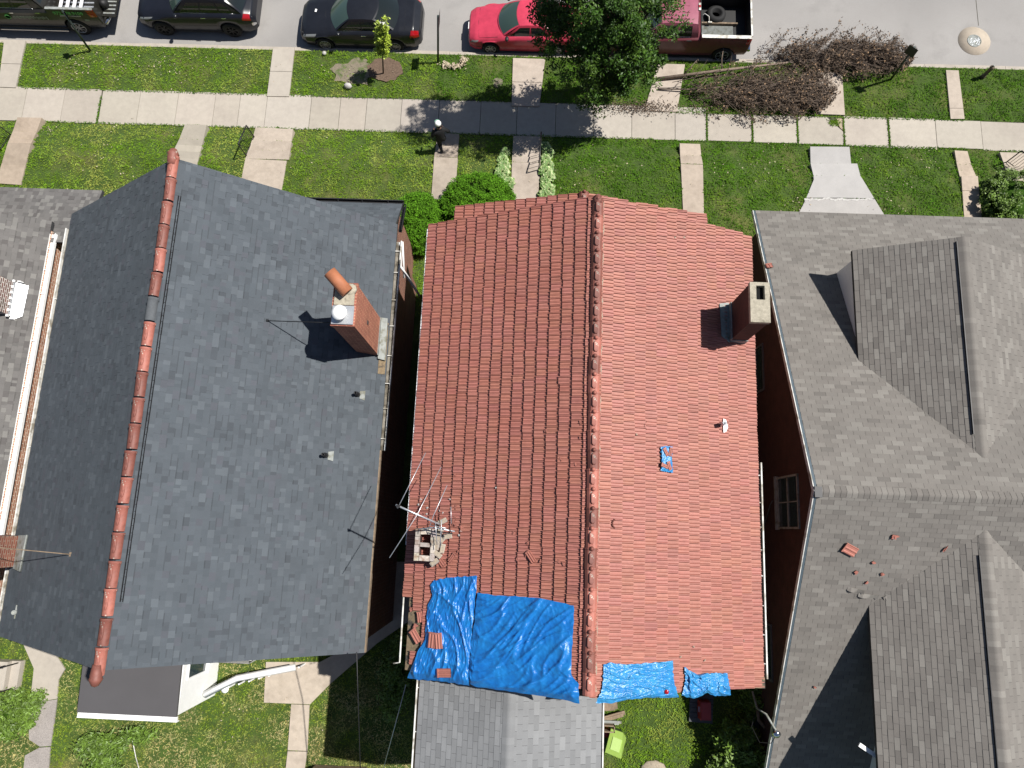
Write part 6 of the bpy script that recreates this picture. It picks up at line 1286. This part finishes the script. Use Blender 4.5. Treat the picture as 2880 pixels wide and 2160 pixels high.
# large street tree
tb = Vector((2.35, 16.75, .1)); TR = empty('street_tree', tuple(tb), 'large leafy street tree shading the pavement and the back of the red car', 'tree')
b = MB(); b.tube([tb, tb+Vector((0, 0, 1.2)), tb+Vector((-.05, -.05, 2.6))], [.27, .2, .17], 10); b.build('trunk', M['bark'], TR)
branches(TR, tb+Vector((0, 0, 1.9)), [(.6, 15.6, 5.6), (3.6, 15.5, 5), (1.2, 17.2, 8), (2.6, 16.4, 8.8), (.2, 16.4, 4.2), (3.9, 16.6, 5.6), (2.0, 14.7, 4.2), (.9, 15.2, 7.0)], .11, M['bark'])
lob = [(2.0, 15.9, 4.3, 2.25, 1.7, 1.9), (1.5, 16.1, 6.4, 1.9, 1.7, 1.8), (3.2, 15.9, 4.6, 1.3, 1.3, 1.5), (1.2, 16.3, 8.3, 1.5, 1.4, 1.4), (2.4, 15.1, 2.9, 1.5, 1.1, 1.0), (.4, 16.0, 4.6, .9, 1.1, 1.4), (2.9, 15.3, 3.0, 1.3, .9, .8)]
crown(TR, lob, 62000, .11, M['leaf'], .42, clump=.36, per=150, shell=.3, up=.5)
# young tree
yb = gat(1078, 207); YT = empty('young_tree', tuple(yb), 'slender young tree with lime-green leaves in a mulch ring', 'tree')
ytop = at(1072, 52, 2.95); b = MB(); b.tube([yb, yb.lerp(ytop, .5), ytop], [.03, .022, .008], 6); b.build('trunk', M['bark'], YT)
branches(YT, yb.lerp(ytop, .35), [yb.lerp(ytop, .75)+Vector(v_) for v_ in ((.25, 0, 0), (-.25, .05, 0), (.1, .2, 0), (-.1, -.2, .1), (.2, -.15, .2), (0, 0, .5))], .014, M['bark'], wob=.04)
ly = [tuple(yb.lerp(ytop, t_)+Vector((dx, dy, 0)))+(r1_*1.25, r1_*1.25, rz_*1.1) for t_, dx, dy, r1_, rz_ in ((.5, -.05, 0, .24, .2), (.62, .08, 0, .26, .28), (.75, -.04, .05, .25, .25), (.86, .10, 0, .14, .2), (.92, -.12, 0, .10, .22), (1.0, .12, 0, .08, .18), (.42, .16, -.05, .16, .12), (.42, -.22, 0, .12, .1))]
crown(YT, ly, 2600, .085, M['lime_leaf'], .5, clump=.12, per=30, shell=.2)
def bush(label, lobes, n, size, mt, clump=.18, per=60, asp=.4, grp=None, name='bush', up=.8, shell=.86, cat='bush', core=.66):
    n = int(n*1.7)
    lo = min(l[2]-l[5] for l in lobes); c = Vector((lobes[0][0], lobes[0][1], gz(lobes[0][0], lobes[0][1])))
    e = empty(name, tuple(c), label, cat, grp); b = MB()
    for l in lobes:
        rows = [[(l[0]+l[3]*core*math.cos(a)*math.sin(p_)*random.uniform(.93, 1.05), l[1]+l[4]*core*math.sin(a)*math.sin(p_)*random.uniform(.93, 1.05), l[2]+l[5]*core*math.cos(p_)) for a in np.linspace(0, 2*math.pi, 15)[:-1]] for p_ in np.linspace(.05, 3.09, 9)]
        b.grid(rows, 0, (.35, .35, .35), True, True)  # solid core in leaf colour, tinted well below the foliage
    b.build('bush_core', M['hedge'], e)
    crown(e, lobes, n, size, mt, asp, 'foliage', clump, up, .4, per=per, shell=shell); return e
a = at(1345, 560, 1.6)
bush('round clipped yew bush in front of the red-roofed house', [(a.x, a.y, 1.35, 1.28, 1.05, .75), (a.x+.45, a.y-.1, 1.3, .9, .9, .7), (a.x-.5, a.y-.2, 1.3, .8, .8, .65)], 20000, .085, M['hedge'], .13, 26, .3)
a = at(1172, 615, 1.7)
bush('shaggy yew bush between the two front porches', [(a.x, a.y+.3, 1.35, .78, .75, .8), (a.x+.15, a.y-.45, 1.3, .6, .65, .7), (a.x-.2, a.y+.2, 1.5, .5, .6, .7)], 13000, .085, M['hedge'], .14, 26, .3)
a = at(2850, 560, 1.1)
bush('clipped leafy bush at the right picture edge below the handrail', [(a.x+.2, a.y, .95, 1.2, 1.15, .65), (a.x+.4, a.y-1.0, .8, 1.0, .6, .5)], 11000, .085, M['shrub'], .14, 60, .4)
a = gat(40, 2000); bush('low yellow-green shrub beside the concrete steps at bottom left', [(a.x, a.y, 1.15, .85, .75, .35), (a.x+.6, a.y+.35, 1.1, .5, .35, .25)], 4500, .12, M['shrub'], .2, 40, .3, shell=.4, core=.3)
a = gat(300, 2110); bush('leafy green climber clump below the white extension gutter', [(a.x+.3, a.y+.25, 1.5, .6, .35, .35), (a.x+.2, a.y-.4, 1.4, .45, .5, .4), (a.x-.35, a.y+.2, 1.3, .4, .3, .3), (a.x+1.1, a.y+.6, 1.4, .6, .15, .2)], 5200, .13, M['hosta'] if False else M['shrub'], .2, 40, .3, shell=.4, core=.3)
a = gat(2062, 2100); bush('dark shaded shrub in the rear yard by the timber screen', [(a.x, a.y, 1.5, .8, .9, .7), (a.x-.2, a.y-.8, 1.3, .8, .8, .6)], 5500, .13, M['shrub'], .22, 40, .35, shell=.4, core=.3)
a = gat(2150, 1965); bush('small shaded shrub between the red eave and the grey roof edge', [(a.x-.3, a.y, 1.3, .6, .6, .5)], 2200, .12, M['shrub'], .2, 40, .35, shell=.4, core=.3)
a = gat(1118, 1890); bush('dark overgrown shrub in the shade beside the grey rear wing', [(a.x, a.y, 1.3, .45, 1.3, .5)], 2500, .12, M['shrub'], .2, 40, .35, shell=.4, core=.3)
# hostas
def hosta_mesh(seed):
    rr = random.Random(seed); b = MB()
    for ring_, nl, ln, el in ((0, 9, .26, .25), (1, 9, .22, .7), (2, 6, .15, 1.1)):
        for i in range(nl):
            a_ = 2*math.pi*(i+.5*ring_)/nl+rr.uniform(-.2, .2); T = Matrix.Rotation(a_, 4, 'Z'); L_ = ln*rr.uniform(.85, 1.15); W_ = L_*.30; rows = []
            for t_, w_, dz in ((.15, .15, 0), (.4, .9, .05), (.65, 1, .05), (.88, .6, .0), (1, .06, -.05)):
                x = L_*t_*math.cos(el*.6); z = .06+L_*t_*math.sin(el)*.6+dz; rows.append([T @ Vector((x, -W_*w_, z+.012)), T @ Vector((x, 0, z-.01)), T @ Vector((x, W_*w_, z+.012))])
            f = rr.uniform(.8, 1.25); b.grid(rows, 0, (f, f, f), True)
    return b
HT = []
for nm, lst, rowname in (('left', [(1421, 432), (1415, 452), (1418, 470), (1412, 487), (1420, 503), (1430, 517)], 'left'), ('right', [(1532, 415), (1540, 432), (1533, 450), (1541, 468), (1533, 486), (1541, 503), (1534, 520), (1542, 538), (1532, 552)], 'right')):
    for i, (x, y) in enumerate(lst):
        p = gat(x, y); pos = 'nearest the pavement' if i == 0 else ('nearest the house' if i == len(lst)-1 else ('%s plant from the pavement' % ('second', 'third', 'fourth', 'fifth', 'sixth', 'seventh', 'eighth')[i-1]))
        b = hosta_mesh(i*7+len(nm)); o = b.build('hosta_plant', M['hosta'], None, (0, 0, 0)); o.location = p; s_ = random.uniform(.85, 1.15); o.scale = (s_, s_, s_)
        tag(o, 'variegated hosta in the %s row beside the front path, %s' % (nm, pos), 'plant', 'hostas along the front path')
# brush heaps
def brush(label, cpx, rad, h, ntw, nlf, root_px, seed, zl=0):
    random.seed(seed); c = gat(*cpx); c = at(cpx[0], cpx[1], (.0 if c.y > YK else .18)); e = empty('brush_heap', tuple(c), label, 'brush heap', 'heaps of cut branches'); b = MB(); pts = []
    for i in range(ntw):
        side = random.random(); a0 = Vector((c.x-rad[0]*random.uniform(.3, 1.1), c.y+rad[1]*random.uniform(-.5, .3), c.z+random.uniform(.05, h*.6)))
        ang = random.gauss(0, .45); L_ = random.uniform(.7, 2.2); d_ = Vector((math.cos(ang), math.sin(ang), random.uniform(-.05, .12)))
        st = a0+Vector((random.random()**.7*rad[0]*1.5, 0, 0)); path = [st]; 
        for k in range(5):
            d_ = (d_+Vector((random.gauss(0, .14), random.gauss(0, .2), random.gauss(0, .08)))).normalized(); path.append(path[-1]+d_*L_/5)
        path = [Vector((p_.x, p_.y, max(c.z+.04, min(p_.z, c.z+h*(1.0-.5*min(1, abs(p_.x-c.x)/rad[0])**2))))) for p_ in path if ((p_.x-c.x)/rad[0]/1.15)**2+((p_.y-c.y)/rad[1]/1.15)**2 < 1]
        if len(path) < 3: continue
        r_ = random.uniform(.004, .013); b.tube(path, [r_*(1-.12*k) for k in range(len(path))], 4, 0, tuple([random.uniform(.6, 1.5)]*3)); pts += path[1:]
    b.build('twigs', M['twig'], e)
    P = np.array([tuple(p_) for p_ in pts]); idx = rng.integers(0, len(P), nlf); Q = P[idx]+rng.normal(0, .05, (nlf, 3)); Q[:, 2] = np.maximum(Q[:, 2], c.z+.03)
    hue = np.ones((nlf, 3)); hu = rng.random(nlf); hue[hu > .9] = (3.0, 2.8, 2.4); hue[hu < .3] = (.5, .5, .5)
    kp = np.array([noise.noise(Vector((q_[0]*3.1, q_[1]*3.1, seed))) > -.16 for q_ in Q]); Q, hue = Q[kp], hue[kp]
    cards('dry_leaves', Q, rng.uniform(.04, .11, len(Q)), M['dead_leaf'], e, .5, .5, .35, hue=hue); return e
brush('long heap of cut branches with brown leaves lying on the street edge', (2310, 168), (2.9, 1.0), 1.15, 620, 24000, None, 31)
brush('lower heap of bare twigs and dead leaves lying across the verge grass', (2105, 264), (2.8, 1.2), .8, 640, 19000, None, 37)
p0, p1, p2 = gat(1850, 222, .1), gat(2030, 198, .25), gat(2215, 176, .3)
b = MB(); b.tube([p0, p1, p2], [.07, .055, .03], 8, 0, (1.5, 1.5, 1.5)); b.tube([p1, gat(2030, 165, .5), gat(2035, 135, .6)], [.03, .02, .01], 5); b.tube([p0.lerp(p1, .4), gat(1960, 170, .5)], [.03, .01], 5); b.tube([gat(1850, 250, .1), gat(1960, 252, .2), gat(2060, 240, .2)], [.03, .025, .012], 5); simple('fallen_limb', 'long pale broken limb lying between tree and brush heaps on the verge', 'branch', b, M['twig'])
P = []
for _ in range(900):
    x, y = random.gauss(1800, 60), random.gauss(302, 10); p = gat(x, y, .05); P.append((p.x, p.y, p.z+random.random()*.1))
P = np.array(P); tag(cards('leaf_heap', P, rng.uniform(.04, .09, len(P)), M['dead_leaf'], None, .5, .5, .4), 'strip of dead brown leaves at the pavement edge under the large tree', 'leaf heap')
# ================================================================== REAR YARD THINGS
def bx_thing(name, label, cat, mt, boxes, grp=None):
    b = MB()
    for q_ in boxes: b.box(*q_)
    return tag(b.build(name, mt), label, cat, grp)
g = gat(1733, 2078); lime = mat('lime_plastic', (.42, .62, .12), .5, var=.08)
GB = empty('wheelie_bin', (g.x, g.y, .95), 'lime-green lidded plastic bin on the rear lawn beside the grey wing', 'bin')
T = Matrix.Translation((g.x-.1, g.y+.05, 0)) @ Matrix.Rotation(-.25, 4, 'Z')
b = MB(); b.prism([T @ Vector(v_) for v_ in ((-.2, -.28, .95), (.2, -.28, .95), (.2, .28, .95), (-.2, .28, .95))], 0, .62); b.build('bin_body', mat('dark_green_plastic', (.03, .07, .03), .5), GB)
b = MB(); b.prism([T @ Vector(v_) for v_ in ((-.23, -.34, 1.5), (.24, -.34, 1.66), (.24, .26, 1.66), (.12, .36, 1.6), (-.23, .34, 1.5))], .0, .07); lid = b.build('lid', lime, GB); b = MB(); b.prism([T @ Vector(v_) for v_ in ((-.12, -.2, 1.54), (.14, -.2, 1.63), (.14, .16, 1.63), (-.12, .16, 1.54))], .05, .085); b.build('lid_panel', mat('pale_lime_plastic', (.5, .68, .22), .5, var=.05), lid)
for i, (x, y, w_, l_, r_, lb) in enumerate(((1712, 1978, .5, .3, .1, 'brown timber block, topmost of the lumber beside the grey wing'), (1722, 2008, .75, .12, .3, 'pale plank slanting out of the lumber beside the grey wing'), (1716, 2022, .6, .07, .0, 'thin grey metal strip at the lumber pile'), (1706, 2034, .35, .16, 0, 'brown wooden crate in the lumber pile, just above the red box'))):
    p = gat(x, y); b = MB(); T = Matrix.Translation((p.x, p.y, 1.0+.12*i)) @ Matrix.Rotation(r_, 4, 'Z'); 
    if i == 3:
        for q_ in ((-w_/2, w_/2, -.1, -.07), (-w_/2, w_/2, .07, .1), (-w_/2, -w_/2+.03, -.1, .1), (w_/2-.03, w_/2, -.1, .1)): b.box(*q_, 0, .25, M=T)
    else: b.box(-w_/2, w_/2, -l_/2, l_/2, 0, .08, M=T); b.box(-w_/2+.05, w_/2-.08, -l_/2-.03, l_/2-.05, .08, .11, M=T)
    simple('timber_offcut', lb, 'timber', b, M['wood'] if i != 2 else M['lead'], 'lumber beside the grey rear wing')
p = gat(1706, 2052); red = mat('red_plastic', (.42, .02, .02), .4, var=.1); b = MB(); b.box(p.x-.18, p.x+.14, p.y-.12, p.y+.1, .95, 1.25); b.box(p.x-.2, p.x+.16, p.y-.14, p.y+.12, 1.25, 1.28); simple('storage_box', 'bright red box between the lumber and the lime-green bin', 'box', b, red)
p = gat(1971, 1990); b = MB(); T = Matrix.Translation((p.x, p.y, .95)) @ Matrix.Rotation(-.05, 4, 'Z')
for i in range(6): b.box(-.36, .36, -.42+i*.14, -.29+i*.14, .02, .07, M=T)
simple('paving_slab', 'shaded grey slatted platform under the red box behind the red house', 'platform', b, M['grey_wood'])
RB = empty('red_cabinet', (p.x+.02, p.y-.02, 1.02), 'dark red metal box standing on the grey slatted platform in shade', 'box'); b = MB(); b.box(p.x-.12, p.x+.2, p.y-.26, p.y+.26, 1.02, 1.4); b.box(p.x-.1, p.x+.18, p.y-.24, p.y+.24, 1.4, 1.43); b.build('body', red, RB); b = MB(); b.box(p.x-.15, p.x-.12, p.y-.06, p.y+.1, 1.25, 1.28); b.build('handle', M['chrome'], RB)
p = gat(1838, 2160); b = MB(); b.lathe([(.001, 0), (.42, 0), (.38, .06), (.2, .09), (.001, .09)], Matrix.Translation((p.x, p.y-.05, .95)) @ Matrix.Diagonal((1, .7, 1, 1)), 9); simple('stepping_stone', 'pale flat stone in the rear lawn at the bottom edge', 'stone', b, M['mortar'])
# timber screen in the right-hand shade
a = gat(2112, 2015); FS = empty('timber_screen', (a.x, a.y-.5, .95), 'grey board platform with a weathered beam in the shade beside the grey roof', 'deck')
b = MB()
for i in range(9): b.box(a.x+i*.105, a.x+i*.105+.095, a.y-2.2, a.y+.05-i*.1, 1.2, 1.24)
b.build('boards', M['grey_wood'], FS); b = MB(); b.tube([(a.x-.05, a.y+.5, 1.7), (a.x-.02, a.y+.1, 1.7), (a.x+.95, a.y-1.0, 1.7)], .06, 4); b.build('beam', M['wood'], FS)
b = MB(); b.box(a.x-.05, a.x+0, a.y-2.2, a.y+.0, .95, 1.2); b.build('skirt', M['grey_wood'], FS)
# wooden frame at the bottom edge
p = gat(965, 2158); b = MB()
for q_ in ((-.85, .75, .0, .05), (-.85, .75, -.75, -.7), (-.85, -.8, -.7, 0), (.7, .75, -.7, 0)): b.box(p.x+q_[0], p.x+q_[1], p.y+q_[2], p.y+q_[3], 1.0, 1.5)
b.box(p.x-.8, p.x+.7, p.y-.7, p.y, 1.3, 1.33, 1); simple('cold_frame', 'wooden cold frame with pale panes at the bottom picture edge', 'cold frame', b, [M['wood'], M['white']])
# concrete porch steps at bottom left
s0 = at(0, 1900, 1.3); ST = empty('porch_steps', (s0.x+.3, s0.y, .95), 'pale concrete porch steps with iron rails at bottom left', 'steps'); b = MB()
ya, yb_ = at(30, 1942, 1.3).y, at(40, 1862, 1.3).y
for i in range(4): b.box(s0.x-.6+i*.27, s0.x-.33+i*.27, ya, yb_, .9, 1.75-i*.2)
b.box(s0.x-2.2, s0.x-.6, ya, yb_, .9, 1.95); b.build('treads', M['walk'], ST)
for yy in (yb_-.05, ya+.05):
    b = MB(); b.tube([(s0.x-.6, yy, 2.75), (s0.x+.45, yy, 1.95)], .025, 5); b.tube([(s0.x-.6, yy, 1.9), (s0.x-.6, yy, 2.75)], .02, 5); b.tube([(s0.x+.4, yy, 1.0), (s0.x+.4, yy, 1.98)], .02, 5); [b.tube([(s0.x-.5+i*.16, yy, 1.6), (s0.x-.5+i*.16, yy, 2.65-i*.12)], .008, 4) for i in range(6)]; b.build('rail', M['black_metal'], ST)
b = MB(); b.tube([gat(372, 2080, .5), gat(382, 2130, .1), gat(392, 2165, .05)], .015, 5); simple('garden_hose', 'thin pale pipe on the lawn beside the climber clump', 'pipe', b, M['dirty_white'])
p = gat(634, 1938); b = MB(); b.lathe([(.001, 0), (.12, .01), (.11, .06), (.05, .09), (.001, .1)], Matrix.Translation(p), 14); b.tube([p+Vector((-.02, .05, .05)), p+Vector((-.03, .22, .05))], .03, 6); simple('downspout_end', 'white round-ended spout on the rear lawn beside the white stair rail', 'spout', b, M['white'])
